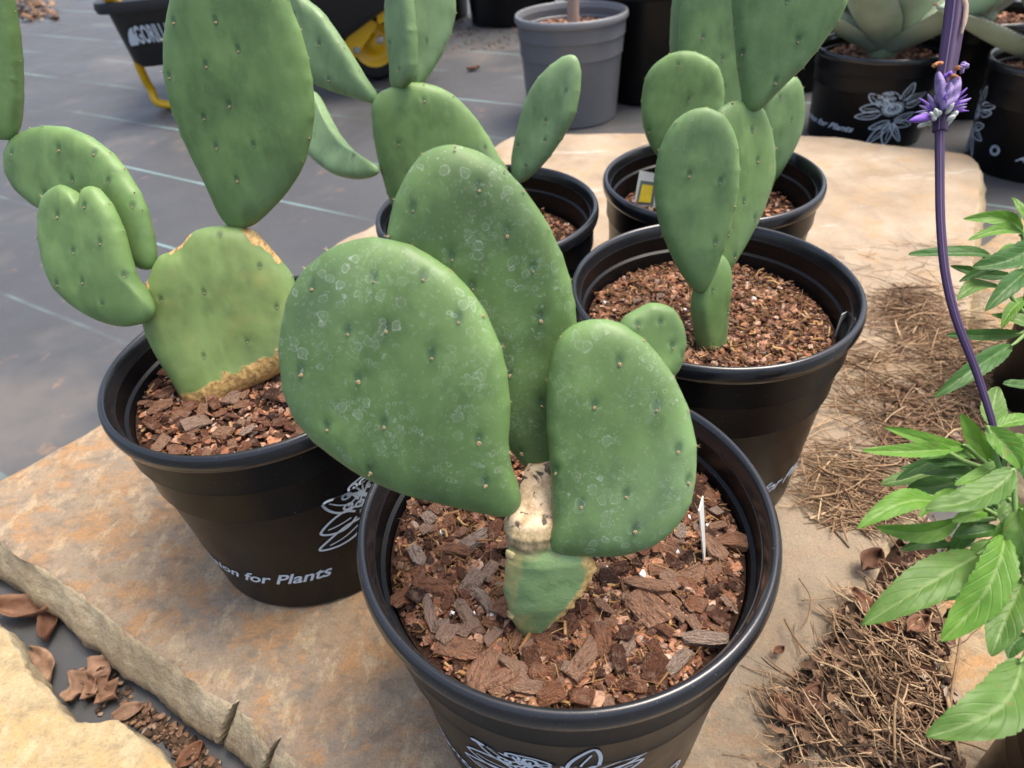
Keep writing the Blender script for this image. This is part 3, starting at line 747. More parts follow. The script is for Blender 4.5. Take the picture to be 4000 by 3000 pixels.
    for (u, v, s, mg) in AR:
        if mg:
            d = (ex*u+ey*v).normalized(); wo = R.uniform(-.35, .55)*T*.5
            p = base+ex*(u+c.x)+ey*(v+c.y)+n*(mid(u, v)+wo)+d*(.0006-.25*abs(wo)); z = (d+n*wo/T*1.6).normalized()
        else:
            p = base+ex*(u+c.x)+ey*(v+c.y)+n*(mid(u, v)+thick(s)+.0004)
            e = .01*max(.1, s); ds = (thick(min(1, s+.02))-thick(max(0, s-.02)))/(.04*max(.01, Rf(math.atan2(v, u))))
            z = (n-(ex*u+ey*v).normalized()*ds).normalized() if s > .02 else n
        k = ars*R.uniform(.26, .58)*(.85 if mg else 1)
        inst('areole', AREM if mg and R.random() < .6 else R.choice(ARE), o, p, quat(z, R.uniform(0, 6)), (k, k*R.uniform(.7, 1), k))
    o['_n'] = tuple(n); return o
def lump(root, name, path, rad, mat, sides=20, sub=8, wob=.35, seed=0):
    p = spline(path, sub); V, Fc = tube_vf(p, rad, sides, wob=wob, seed=seed)
    return mk(name, V, Fc, mat, root, p[0])
# --- main cactus
b0 = onz(1145, 1362, SZM)
mainc = empty('prickly_pear', b0); tag(mainc, 'prickly pear with white-speckled pads rising from a scarred woody stump', 'cactus', 'potted prickly pears')
MM = M['cac_main']
Bpx = [(1097, 1132), (1092, 1200), (1088, 1290), (1098, 1350), (1120, 1400), (1165, 1405), (1190, 1350), (1220, 1308), (1256, 1254), (1276, 1212), (1272, 1188), (1245, 1180), (1215, 1165), (1200, 1128), (1150, 1112)]
def loft():
    rows = [(1400, 1142, 12, 12), (1376, 1143, 22, 18), (1350, 1141, 27, 20), (1322, 1147, 48, 27), (1292, 1157, 66, 32), (1264, 1170, 82, 34), (1236, 1181, 91, 33), (1212, 1187, 94, 33), (1192, 1182, 86, 34), (1174, 1162, 68, 37), (1152, 1151, 59, 42), (1130, 1150, 58, 46), (1112, 1153, 57, 48), (1096, 1160, 51, 44), (1075, 1165, 44, 38), (1050, 1168, 39, 34), (1020, 1170, 37, 32), (996, 1170, 30, 26)]
    ys = [r_[0] for r_ in rows][::-1]; N_, M_ = 72, 56; V = []; TT = []; CK = []
    for i in range(N_+1):
        y = 1400-(1400-996)*i/N_
        cx_, hw, hd = (float(np.interp(y, ys, [r_[k] for r_ in rows][::-1])) for k in (1, 2, 3))
        Yp = b0.y+float(np.interp(y, [996, 1020, 1100, 1200, 1365, 1400], [.050, .044, .022, .008, .000, .002]))
        C_ = ony(cx_, y, Yp); px_ = (C_-CAM).dot(FW)/1401
        tw = math.radians(float(np.interp(y, [1000, 1120, 1180, 1260, 1400], [0, 0, 8, 26, 30])))
        for k in range(M_):
            a_ = 2*PI*k/M_; ca_, sa_ = math.cos(a_), math.sin(a_); ca_ = math.copysign(abs(ca_)**.85, ca_); sa_ = math.copysign(abs(sa_)**.85, sa_)
            dx, dy = hw*px_*ca_, hd*px_*sa_
            p = C_+Vector((dx, dy-.010*math.sin(tw)*ca_*ca_*(1 if ca_ > 0 else -.3), 0))
            sc_ = max(0, min(1, (1125-y)/40)); o_ = Vector((ca_, sa_, 0))
            nz = noise.noise(p*70)*.0010+noise.noise(p*190)*.0006*(.3+sc_)+sc_*(noise.noise(p*110+Vector((3, 1, 2)))*.0030+noise.noise(p*330)*.0010)
            nz += .0010*math.exp(-((y-1128)/7)**2)-.0014*math.exp(-((y-1168)/10)**2)
            if 1125 < y < 1175: nz += .0006*noise.noise(Vector((a_*14, y*.05, 1)))+.0004*noise.noise(Vector((a_*3, y*.4, 5)))
            ck = max(0, 1-abs((a_ if a_ < PI else a_-2*PI)+.38)/.50)*max(0, min(1, (y-1185)/12))*max(0, min(1, (1350-y)/30))
            nz += ck*(.0022+.0024*noise.noise(p*300))
            V.append(p+o_*nz); TT.append(y); CK.append(ck)
    Fc = [(i*M_+k, i*M_+(k+1) % M_, (i+1)*M_+(k+1) % M_, (i+1)*M_+k) for i in range(N_) for k in range(M_)]
    Fc += [tuple(range(M_-1, -1, -1)), tuple(N_*M_+k for k in range(M_))]
    o = mk('base_stem', V, Fc, M['base_stem'], mainc, b0); o['label'] = 'twisted base stem, green below and scarred cream wood above'
    for nm, arr in (('th', [(1400-y)/404 for y in TT]), ('ck', CK)):
        at = o.data.attributes.new(nm, 'FLOAT', 'POINT'); at.data.foreach_set('value', arr)
b = NB('base_stem'); th = b.math('ADD', b.attr('th'), b.math('MULTIPLY', b.math('SUBTRACT', b.noise(60, 4, .6), .5), .16))
gr = b.mix(b.ramp(b.noise(16, 4, .6), [(.35, 0), (.65, 1)]), (.155, .255, .105), (.25, .37, .155))
gr = b.mix(b.ramp(b.noise(34, 4, .6, co=b.co((1, 1, .5), loc=(1, 2, 7))), [(.53, 0), (.63, .8)]), gr, (.46, .38, .15))
gr = b.mix(b.ramp(b.noise(50, 3), [(.60, 0), (.70, .6)]), gr, (.07, .17, .03))
wd = b.mix(b.ramp(b.noise(240, 4, .7, co=b.co((1, 1, .4))), [(.38, 0), (.62, 1)]), (.19, .15, .07), (.44, .34, .19))
scr = b.mix(b.ramp(b.noise(130, 4, .7), [(.35, 0), (.6, 1)]), (.33, .22, .12), (.64, .50, .33))
scr = b.mix(b.ramp(b.noise(85, 4, .6, dist=.5, co=b.co(loc=(4, 4, 1))), [(.55, 0), (.59, .9)]), scr, (.014, .012, .013))
c = b.mix(b.ramp(th, [(.545, 0), (.60, 1)]), gr, wd); c = b.mix(b.ramp(th, [(.685, 0), (.73, 1)]), c, scr)
ckf = b.ramp(b.math('ADD', b.attr('ck'), b.math('MULTIPLY', b.math('SUBTRACT', b.noise(150, 4, .7), .5), .7)), [(.22, 0), (.45, 1)])
c = b.mix(ckf, c, b.mix(b.ramp(b.noise(300, 4, .7), [(.36, 0), (.62, 1)]), (.40, .24, .08), (.78, .55, .21)))
b.bump(b.noise(280, 5, .7), .5, .0012); M['base_stem'] = b.fin(c, .6, .3)
loft()
for (x, y, rr) in ((1101, 1198, .0036), (1103, 1328, .0034)):
    q = ony(x, y, b0.y-.001)
    V, Fc = hull(int(x), 1, .8, .5, 30); qq = quat(nrm(-40, 25))
    mk('old_scar', [qq @ (Vector(v)*rr)+q for v in V], Fc, M['woody'], mainc, q)
Lpx = [(1085, 1118), (1112, 1110), (1126, 1086), (1120, 1050), (1106, 1010), (1099, 960), (1102, 900), (1098, 830), (1084, 760), (1060, 700), (1025, 640), (982, 594), (930, 555), (880, 530), (830, 517), (780, 515), (720, 533), (670, 568), (632, 615), (611, 680), (603, 740), (604, 800), (616, 860), (642, 912), (690, 962), (740, 1000), (800, 1036), (870, 1064), (950, 1086), (1020, 1103)]
pad(mainc, Lpx, ony(1108, 1100, b0.y+.013), -6, 24, .024, MM, NA=230, NR=46, seed=1, sp_=.031, cup=-.05)
Cpx = [(1160, 1018), (1132, 1006), (1104, 975), (1050, 925), (980, 850), (920, 770), (870, 685), (845, 600), (838, 520), (843, 470), (858, 420), (880, 374), (910, 336), (948, 316), (990, 315), (1040, 330), (1090, 364), (1132, 410), (1170, 462), (1201, 520), (1225, 580), (1240, 640), (1247, 700), (1244, 770), (1232, 850), (1212, 930), (1196, 992), (1182, 1014)]
pad(mainc, Cpx, ony(1162, 1008, b0.y+.054), 4, 18, .023, MM, NA=230, NR=46, seed=2, sp_=.033)
Rpx = [(1190, 1180), (1184, 1152), (1194, 1120), (1191, 1080), (1192, 1040), (1185, 960), (1180, 880), (1184, 800), (1198, 745), (1230, 707), (1270, 691), (1310, 692), (1352, 704), (1400, 742), (1440, 790), (1474, 850), (1494, 910), (1503, 970), (1500, 1040), (1482, 1098), (1450, 1142), (1410, 1172), (1360, 1190), (1310, 1197), (1250, 1194), (1212, 1190)]
rb_ = ony(1196, 1165, b0.y+.012)
pad(mainc, Rpx, rb_, -8, 26, .022, MM, NA=210, NR=42, seed=3, sp_=.031)
Spx = [(1340, 705), (1352, 685), (1378, 667), (1410, 655), (1440, 660), (1465, 685), (1477, 720), (1474, 765), (1460, 805), (1430, 820), (1390, 790), (1355, 745)]
sb_ = onpl(1430, 790, rb_, nrm(-8, 26))-nrm(-8, 26)*.012
pad(mainc, Spx, sb_, 10, 22, .013, M['cac_left'], NA=120, NR=22, seed=4, sp_=.017, ars=.0013)
# --- left cactus
lb = onz(500, 842, .202)
leftc = empty('prickly_pear', lb); tag(leftc, 'prickly pear with a heart-shaped notched pad and a pale old base pad', 'cactus', 'potted prickly pears')
nL = nrm(6, 18)
Bp = [(430, 872), (400, 862), (372, 822), (342, 780), (320, 740), (306, 700), (310, 650), (318, 610), (332, 572), (348, 552), (372, 542), (395, 527), (412, 506), (440, 492), (480, 487), (520, 490), (548, 500), (574, 527), (602, 557), (630, 592), (646, 640), (655, 700), (650, 752), (628, 790), (590, 815), (520, 850), (470, 880)]
pad(leftc, Bp, lb, 6, 18, .030, M['cac_old'], NA=170, NR=32, seed=11, sp_=.042, wob=1.3, top_only=.5, cork=[([(425, 868), (460, 852), (510, 828), (560, 802), (600, 782), (645, 756)], .013), ([(538, 494), (548, 500), (560, 510)], .0055), ([(374, 540), (396, 525), (412, 507)], .0028), ([(312, 600), (318, 625)], .004), ([(575, 530), (605, 562)], .0022)])['label'] = 'pale yellowish old base pad with a corky lower edge'
Tp = [(497, 492), (474, 465), (444, 400), (410, 335), (380, 268), (359, 200), (352, 130), (355, 70), (368, 0), (390, -60), (430, -115), (500, -140), (560, -110), (605, -40), (636, 30), (660, 100), (675, 180), (679, 240), (672, 300), (655, 360), (625, 410), (590, 450), (552, 484), (522, 494)]
pad(leftc, Tp, onpl(520, 486, lb, nL), -4, 8, .022, M['cac_left'], seed=12, sp_=.037)
Gp = [(10, 340), (20, 305), (45, 285), (90, 272), (140, 275), (190, 295), (240, 335), (280, 390), (310, 440), (328, 500), (338, 550), (332, 578), (310, 582), (280, 565), (200, 520), (100, 462), (45, 420), (18, 382)]
gb = onpl(328, 570, lb, nL)-nL*.006
pad(leftc, Gp, gb, -14, 22, .022, M['cac_left'], seed=13, sp_=.036)
Hp = [(85, 440), (104, 409), (130, 400), (152, 408), (166, 420), (175, 430), (182, 424), (184, 408), (194, 402), (208, 406), (228, 424), (251, 460), (271, 510), (286, 560), (302, 610), (325, 643), (336, 668), (328, 690), (300, 701), (260, 705), (210, 690), (160, 660), (120, 620), (95, 570), (82, 500)]
pad(leftc, Hp, onpl(325, 672, lb, nL)+nL*.018, -10, 24, .020, M['cac_left'], seed=14, sp_=.036, NA=220)['label'] = 'heart-shaped notched pad'
Np = [(-62, 250), (-58, 150), (-45, 50), (-20, -50), (15, -55), (36, 40), (45, 120), (48, 200), (44, 268), (30, 298), (8, 303), (-30, 292)]
pad(leftc, Np, onpl(28, 296, gb, nrm(-14, 22)), 8, 10, .020, M['cac_left'], seed=15, sp_=.042)
# --- cactus in front of the wheelbarrow
mb_ = Vector((-.062, .765, .186))
backc = empty('prickly_pear', mb_); tag(backc, 'grey-green prickly pear with pads fanned around a broad pad, before the wheelbarrow', 'cactus', 'potted prickly pears')
nB = nrm(4, 12); MBk = M['cac_back']
bb = ony(940, 430, .765)
Bb = [(846, 440), (824, 375), (809, 310), (803, 250), (806, 215), (830, 195), (868, 181), (900, 178), (940, 185), (980, 206), (1020, 245), (1055, 295), (1080, 340), (1096, 370), (1085, 430), (1050, 480), (1000, 510), (950, 520), (890, 500)]
pad(backc, Bb, bb, 4, 12, .026, M['cac_left'], seed=21, sp_=.045, NA=130, NR=26)
lump(backc, 'buried_stem', [onpl(955, 470, bb, nB), onpl(950, 520, bb, nB), Vector((onpl(950, 520, bb, nB).x, .79, .16))], [.03, .028, .026], M['cac_old'], 14, 6, .1)
ULp = [(808, 224), (765, 212), (700, 190), (650, 160), (610, 110), (590, 60), (580, 0), (590, -55), (625, -62), (655, -10), (690, 20), (720, 60), (760, 120), (790, 170), (814, 204)]
pad(backc, ULp, onpl(806, 214, bb, nB), -22, 12, .020, MBk, seed=22, sp_=.042, NA=130, NR=26)
U1 = [(852, 190), (848, 150), (838, 80), (834, 20), (842, -40), (868, -52), (886, -10), (894, 60), (896, 120), (892, 170), (872, 190)]
pad(backc, U1, onpl(865, 188, bb, nB)+Vector((0, -.004, 0)), -48, 10, .018, MBk, seed=23, sp_=.042, NA=130, NR=26)
U2 = [(890, 184), (884, 130), (879, 70), (880, 0), (890, -60), (940, -72), (975, -40), (985, 20), (975, 70), (955, 120), (930, 160), (910, 184)]
pad(backc, U2, onpl(900, 184, bb, nB)+Vector((0, .012, 0)), 20, 12, .018, MBk, seed=24, sp_=.042, NA=130, NR=26)
RRp = [(1112, 392), (1106, 350), (1114, 300), (1130, 240), (1150, 190), (1180, 150), (1214, 123), (1240, 120), (1252, 150), (1250, 200), (1240, 250), (1215, 300), (1180, 350), (1138, 390)]
pad(backc, RRp, onpl(1098, 385, bb, nB)+Vector((.012, .012, 0)), -34, 14, .020, MBk, seed=25, sp_=.040, NA=130, NR=26)
LLp = [(660, 196), (685, 202), (702, 240), (730, 288), (760, 322), (790, 343), (817, 356), (820, 374), (800, 384), (765, 387), (725, 378), (690, 356), (662, 325), (648, 280), (645, 230)]
pad(backc, LLp, onpl(812, 366, bb, nB)+Vector((0, -.006, 0)), -38, 38, .020, MBk, seed=26, sp_=.042, NA=130, NR=26)
# --- right cactus
rb0 = onz(1535, 758, .197)
rightc = empty('prickly_pear', rb0); tag(rightc, 'prickly pear with two overlapping narrow pads on one thin upright stem', 'cactus', 'potted prickly pears')
MR = M['cac_right']
nR = nrm(24, 10); rbp = rb0+Vector((0, .008, 0))
Rb = [(1498, 660), (1504, 625), (1516, 588), (1536, 556), (1560, 550), (1572, 585), (1566, 650), (1562, 720), (1558, 765), (1545, 790), (1525, 788), (1510, 745), (1502, 700)]
pad(rightc, Rb, rbp, 24, 10, .022, M['cac_left'], seed=31, sp_=.03, NA=110, NR=22, margin=False, ars=.0015)
Fp = [(1503, 630), (1470, 590), (1440, 530), (1420, 468), (1413, 400), (1420, 340), (1440, 286), (1470, 251), (1505, 234), (1540, 236), (1570, 256), (1591, 296), (1598, 350), (1595, 410), (1582, 480), (1560, 550), (1542, 597), (1524, 626)]
pad(rightc, Fp, onpl(1520, 622, rbp, nR)+Vector((0, -.010, 0)), -12, 16, .018, MR, seed=32, sp_=.036)
Qp = [(1543, 590), (1530, 520), (1524, 430), (1528, 330), (1545, 248), (1575, 222), (1610, 217), (1640, 227), (1660, 265), (1670, 320), (1665, 390), (1646, 450), (1617, 510), (1586, 562), (1566, 592)]
qb = onpl(1556, 590, rbp, nR)+Vector((0, .012, 0))
pad(rightc, Qp, qb, 26, 14, .018, M['cac_left'], seed=33, sp_=.036)
Tt = [(1606, 232), (1598, 190), (1590, 130), (1584, 60), (1580, 0), (1592, -80), (1660, -140), (1760, -135), (1820, -80), (1834, -10), (1815, 40), (1780, 90), (1740, 140), (1700, 180), (1666, 214), (1642, 236), (1620, 240)]
pad(rightc, Tt, onpl(1622, 228, qb, nrm(26, 14))+Vector((0, -.006, 0)), -8, 8, .018, MR, seed=34, sp_=.040)
# --- far right cactus
fb = Vector((.285, .822, .188))
farc = empty('prickly_pear', fb); tag(farc, 'prickly pear with broad round pads, behind the two overlapping narrow pads', 'cactus', 'potted prickly pears')
nF = nrm(0, 14); ff = ony(1560, 400, .822)
Fb = [(1520, 470), (1480, 420), (1462, 350), (1490, 300), (1550, 270), (1620, 275), (1668, 325), (1672, 390), (1640, 450), (1580, 480)]
pad(farc, Fb, ff, 0, 14, .026, MR, seed=41, sp_=.045, NA=110, NR=22, margin=False)
P1 = [(1432, 350), (1402, 310), (1387, 260), (1387, 200), (1400, 156), (1430, 126), (1470, 110), (1510, 115), (1545, 136), (1562, 170), (1565, 212), (1560, 262), (1542, 310), (1505, 352), (1468, 366)]
pad(farc, P1, onpl(1490, 335, ff, nF)+Vector((0, -.030, 0)), -14, 14, .020, M['cac_left'], seed=42, sp_=.045, NA=130, NR=26)
P2_ = [(1530, 300), (1490, 250), (1470, 180), (1466, 100), (1472, 20), (1490, -50), (1535, -90), (1590, -60), (1612, 0), (1617, 80), (1612, 160), (1600, 230), (1575, 290)]
pad(farc, P2_, onpl(1555, 285, ff, nF)+Vector((0, .022, 0)), 6, 10, .020, MR, seed=43, sp_=.045, NA=130, NR=26)
P2b = [(1500, 290), (1466, 220), (1449, 140), (1448, 50), (1460, -30), (1500, -80), (1540, -40), (1545, 60), (1540, 180), (1530, 270)]
pad(farc, P2b, onpl(1520, 285, ff, nF)+Vector((0, .050, 0)), -20, 10, .018, MBk, seed=45, sp_=.045, NA=130, NR=26)
P3 = [(1655, 392), (1640, 335), (1644, 262), (1664, 202), (1696, 172), (1720, 169), (1732, 205), (1731, 262), (1716, 312), (1692, 362), (1672, 394)]
pad(farc, P3, onpl(1660, 370, ff, nF)+Vector((0, .010, 0)), 22, 12, .018, MR, seed=44, sp_=.042, NA=130, NR=26)

# ------------------------------------------------------------------ plant tags
def plate(name, quad, th, mat, parent=None, loc=None):
    q = [Vector(p) for p in quad]; n = (q[1]-q[0]).cross(q[3]-q[0]).normalized()*th/2
    V = [p+n for p in q]+[p-n for p in q]; loc = loc or q[0]
    return mk(name, V, [(0, 1, 2, 3), (7, 6, 5, 4), (0, 4, 5, 1), (1, 5, 6, 2), (2, 6, 7, 3), (3, 7, 4, 0)], mat, parent, loc, smooth=False)
tb = onz(1522, 1208, SZM+.001); tt = ony(1512, 1058, tb.y+.012); ax = (tt-tb).normalized(); sd_ = Vector((.42, .9, 0)).normalized()
t = plate('plant_tag', [tb-sd_*.002-ax*.012, tb+sd_*.002-ax*.012, tt+sd_*.0075-ax*.012, tt-sd_*.0075-ax*.010], .0008, M['tag']); tag(t, 'thin cream plant tag seen edge-on, stuck in bark beside the speckled pads', 'plant tag')
tb = onz(1808, 722, .197); tt = ony(1824, 676, tb.y+.004); sd_ = Vector((1, .6, 0)).normalized()
t = plate('plant_tag', [tb-sd_*.004-Vector((0, 0, .012)), tb+sd_*.002-Vector((0, 0, .012)), tt+sd_*.004, tt-sd_*.004], .0008, M['tag']); tag(t, 'small weathered cream tag against the pot wall beside fine brown mix', 'plant tag')
c0 = onz(1392, 440, .188); r0 = empty('plant_tag', c0); tag(r0, 'white plant tag with dark border and yellow picture, in the pot behind', 'plant tag')
tn = nrm(-20, 30); q = [onpl(x, y, c0, tn) for x, y in ((1368, 446), (1415, 450), (1424, 376), (1382, 368))]
plate('tag_card', q, .0008, M['tag'], r0, c0)
q2 = [onpl(x, y, c0+tn*.0012, tn) for x, y in ((1374, 440), (1411, 443), (1418, 394), (1384, 390))]
plate('printed_border', q2, .0006, M['tagdark'], r0, c0)
q3 = [onpl(x, y, c0+tn*.0022, tn) for x, y in ((1379, 436), (1405, 438), (1411, 401), (1388, 398))]
plate('yellow_picture', q3, .0006, M['tagyel'], r0, c0)

# ------------------------------------------------------------------ background pots, agaves, wheelbarrow
gm = (M['potgrey'], M['rimgrey'])
gc = onz(1243, 278, GZ); gcen = Vector((gc.x+.005, gc.y+.125, GZ))
gp = make_pot('weathered grey plastic pot holding a thin bare trunk', gcen.x, gcen.y, GZ, 1.16, group='background pots', printed=False, mats=gm); gs = (ony(1250, 22, gcen.y).z-GZ)/PH; gp.scale = (1.15, 1.15, gs)
def simple_fill(c, z, rad, label):
    V, Fc = [(c.x, c.y, z)], []
    for i in range(1, 9):
        for k in range(40):
            a = 2*PI*k/40; r = rad*i/8; x, y = c.x+r*math.cos(a), c.y+r*math.sin(a); V.append((x, y, z+.008*noise.noise(Vector((x*20, y*20, 0)))))
    for k in range(40):
        Fc.append((0, 1+k, 1+(k+1) % 40))
        for i in range(7): Fc.append((1+i*40+k, 1+(i+1)*40+k, 1+(i+1)*40+(k+1) % 40, 1+i*40+(k+1) % 40))
    o = mk('potting_mix', V, Fc, M['soil'], None, c.to_tuple()[:2]+(z,)); tag(o, label, 'potting mix', 'bark mixes in the pots')
    mb = MB()
    for k in range(500):
        L = random.uniform(.006, .022); r = (rad-L)*math.sqrt(random.random()); a = random.uniform(0, 2*PI)
        V, Fc = random.choice(CH); q = rq(.4); mb.add([q @ (Vector(v)*(L/2))+Vector((c.x+r*math.cos(a), c.y+r*math.sin(a), z+.006)) for v in V], Fc)
    p = mb.build('fine_bark', M['chips'], o, (c.x, c.y, z), False, attr=True); p['kind'] = 'stuff'
simple_fill(gcen, GZ+.205*gs, .138, 'orange-brown bark around the thin bare trunk')
tr0 = Vector((gcen.x+.004, gcen.y-.01, GZ+.2*gs))
V, Fc = tube_vf(spline([tr0, tr0+Vector((.002, 0, .25)), tr0+Vector((.012, .01, .6)), tr0+Vector((0, .02, 1.0))], 8), [.017, .0155, .014, .012], 12, wob=.1)
t = mk('sapling_trunk', V, Fc, M['trunk'], None, tr0); tag(t, 'thin bare pale trunk standing in the grey pot', 'sapling')
# big black pots
bk = onz(1400, 235, GZ)
make_pot('tall plain black pot standing beside the weathered grey pot', bk.x+.06, bk.y+.18, GZ, 1.5, group='background pots', printed=False, n=64).scale = (1.5, 1.5, 1.9)
b2 = onz(1738, 215, GZ)
make_pot('plain black pot half hidden behind the top pad and the agave pot', b2.x+.02, b2.y+.2, GZ, 1.2, group='background pots', printed=False, n=64)
def agave(root_c, n, Ln, Wd, seed, label, el0=8, el1=62, spin=0):
    R = random.Random(seed); root = empty('agave', root_c); tag(root, label, 'agave', 'potted agaves')
    for i in range(n):
        az = spin+i*2.39996; f = i/(n-1); el = math.radians(el0+(el1-el0)*f); L = Ln*(1.05-.35*f)*R.uniform(.92, 1.08); W = Wd*R.uniform(.9, 1.05)*(1-.2*f)
        rad = Vector((math.cos(az), math.sin(az), 0)); sdv = Vector((-math.sin(az), math.cos(az), 0))
        NT, NC = 16, 6; V = []; Fc = []
        pts = []
        for a in range(NT+1):
            t = a/NT; e = el+(-.25+.55*t)*.5; 
            pts.append((t, e))
        pos = Vector(root_c)+rad*.012+Vector((0, 0, .012+.035*f)); P = []
        for t, e in pts:
            P.append((pos.copy(), e)); pos = pos+(rad*math.cos(e)+Vector((0, 0, 1))*math.sin(e))*(L/NT)
        for a, (p, e) in enumerate(P):
            t = a/NT; wd = W/2*(.55+.45*math.sin(min(1, t/.55)*PI/2))*(1 if t < .6 else math.sqrt(max(.0004, 1-((t-.6)/.4)**1.7)))
            nn = -rad*math.sin(e)+Vector((0, 0, 1))*math.cos(e); th = .014*(1-t)+.003
            for k in range(-NC, NC+1):
                s = k/NC; V.append(p+sdv*(wd*s)+nn*(abs(s)**2*wd*.38+.006*noise.noise(Vector((t*4, s*2, seed+i)))))
            for k in range(NC, -NC-1, -1):
                s = k/NC; V.append(p+sdv*(wd*s*.985)+nn*(abs(s)**2*wd*.38-th*(1-s*s)-.002))
        m = 2*(2*NC+1)
        for a in range(NT):
            for k in range(m): Fc.append((a*m+k, a*m+(k+1) % m, (a+1)*m+(k+1) % m, (a+1)*m+k))
        Fc.append(tuple(range(m-1, -1, -1))); Fc.append(tuple(NT*m+k for k in range(m)))
        lo = mk('leaf', V, Fc, M['agave'], root, root_c)
        mb = MB()
        for a in range(3, NT):
            for sgn, kk in ((1, 2*NC), (-1, 0)):
                for h in (0, .5):
                    q = Vector(V[a*m+kk]).lerp(Vector(V[min(NT, a+1)*m+kk]), h); d = (Vector(V[min(NT, a+1)*m+kk])-Vector(V[a*m+kk])).normalized(); o = sdv*sgn*.005
                    mb.add([q-d*.003, q+d*.003, q+o+d*.001, q+Vector((0, 0, .0015))], [(0, 1, 2), (0, 2, 3), (1, 3, 2)])
        mb.build('teeth', M['tooth'], lo, root_c, False)['kind'] = 'stuff'
        sp0 = Vector(P[-1][0]); d = (P[-1][0]-P[-2][0]).normalized()
        V, Fc = tube_vf([sp0-d*.006, sp0+d*.018], [.003, .0004], 6); mk('tip_spine', V, Fc, M['tooth'], lo, sp0)
    V, Fc = tube_vf([Vector(root_c)-Vector((0, 0, .05)), Vector(root_c)+Vector((0, 0, .03))], [.03, .035], 14, wob=.2); mk('stem_base', V, Fc, M['agaveg'], root, root_c)
    return root
a1 = Vector((1.02, 1.78, GZ)); a1 = onz(1870, 335, GZ)+Vector((.06, .15, 0)); a1.z = GZ
S1 = 1.16
make_pot('printed black pot of the broad pale agave at the slab edge', a1.x, a1.y, GZ, S1, fl_ang=-98).scale = (S1, S1, S1*.78)
simple_fill(a1, GZ+.205*S1*.78, .12*S1, 'dark potting mix under the broad pale agave at the slab edge')
agave(Vector((a1.x, a1.y, GZ+.215*S1*.78)), 14, .30, .15, 3, 'broad pale blue-green agave in the printed pot at the slab edge', 24, 78, .4)
a3 = onz(2130, 402, GZ)+Vector((.17, .10, 0)); a3.z = GZ
make_pot('printed black pot of the agave cut by the frame beside the slab corner', a3.x, a3.y, GZ, 1.18, fl_ang=-205).scale = (1.18, 1.18, .94)
simple_fill(a3, GZ+.205*.94, .12*1.18, 'dark potting mix under the agave beside the slab corner')
agave(Vector((a3.x, a3.y, GZ+.215*.94)), 12, .30, .12, 5, 'pale agave with toothed leaves arching over the pot beside the slab corner', 22, 70, 2.9)
a2 = onz(2075, 262, GZ)+Vector((.05, .14, 0)); a2.z = GZ
make_pot('plain black pot between and behind the two front agave pots', a2.x, a2.y, GZ, 1.2, group='background pots', printed=False, n=64).scale = (1.2, 1.2, .98)
simple_fill(a2, GZ+.212*.98, .122*1.2, 'brown bark in the pot between and behind the two agaves')
agave(Vector((a2.x, a2.y, GZ+.218*.98)), 10, .22, .10, 9, 'agave rosette rising between and behind the two front agaves', 35, 76, 1.2)
for k, (x, y, lb) in enumerate(((-.78, 4.1, 'the wheelbarrow wheel'), (-.27, 3.85, 'the fanned prickly pear'), (.16, 3.62, 'the strip of bark litter'), (.62, 3.6, 'the weathered grey pot'), (1.1, 3.3, 'the tall plain black pot'), (1.55, 3.0, 'the agave pots'))):
    o = make_pot('large plain black pot in the far row, behind '+lb, x, y, GZ, 1.7, group='far row of black pots', printed=False, n=48); o.scale = (1.75, 1.75, 2.2)
# wheelbarrow
wb = empty('wheelbarrow', (-.85, 2.75, GZ)); tag(wb, 'black poly wheelbarrow with yellow frame and white lettering on its tub', 'wheelbarrow')
wl = wb.location.copy()
tl = ony(222, 32, 2.35); bl = ony(286, 150, 2.42); tr_ = tl+Vector((1.02, .16, 0)); br_ = bl+Vector((.72, .11, .0))
dv = Vector((-.10, .62, 0)).normalized()
topq = [tl, tr_, tr_+dv*.62, tl+dv*.62]; botq = [bl, br_, br_+dv*.42, bl+dv*.42]
def rrect(q, r, n=5):
    out = []
    for i in range(4):
        p, a, c = q[i], q[i-1], q[(i+1) % 4]; d1 = (a-p).normalized()*r; d2 = (c-p).normalized()*r
        for k in range(n+1):
            t = k/n; out.append(p+d1*(1-t)**2+d2*t**2)
    return out
def off(q, d, dz):
    c = sum(q, Vector((0, 0, 0)))/4; return [c+(p-c)*(1+d/((p-c).length))+Vector((0, 0, dz)) for p in q]
rings = [rrect(off(botq, -.02, 0), .05), rrect(off(botq, 0, .015), .06), rrect(topq, .07), rrect(off(topq, .03, 0), .07), rrect(off(topq, .035, .012), .07), rrect(off(topq, .03, .03), .07), rrect(off(topq, .0, .032), .06), rrect(off(topq, -.012, .01), .06), rrect(off(botq, -.015, .03), .05)]
m = len(rings[0]); V = [p for r in rings for p in r]; Fc = []
for i in range(len(rings)-1):
    for k in range(m): Fc.append((i*m+k, i*m+(k+1) % m, (i+1)*m+(k+1) % m, (i+1)*m+k))
Fc.append(tuple(range(m-1, -1, -1))); Fc.append(tuple((len(rings)-1)*m+k for k in range(m)))
mk('tub', V, Fc, M['blackpoly'], wb, wl, sharp=40)
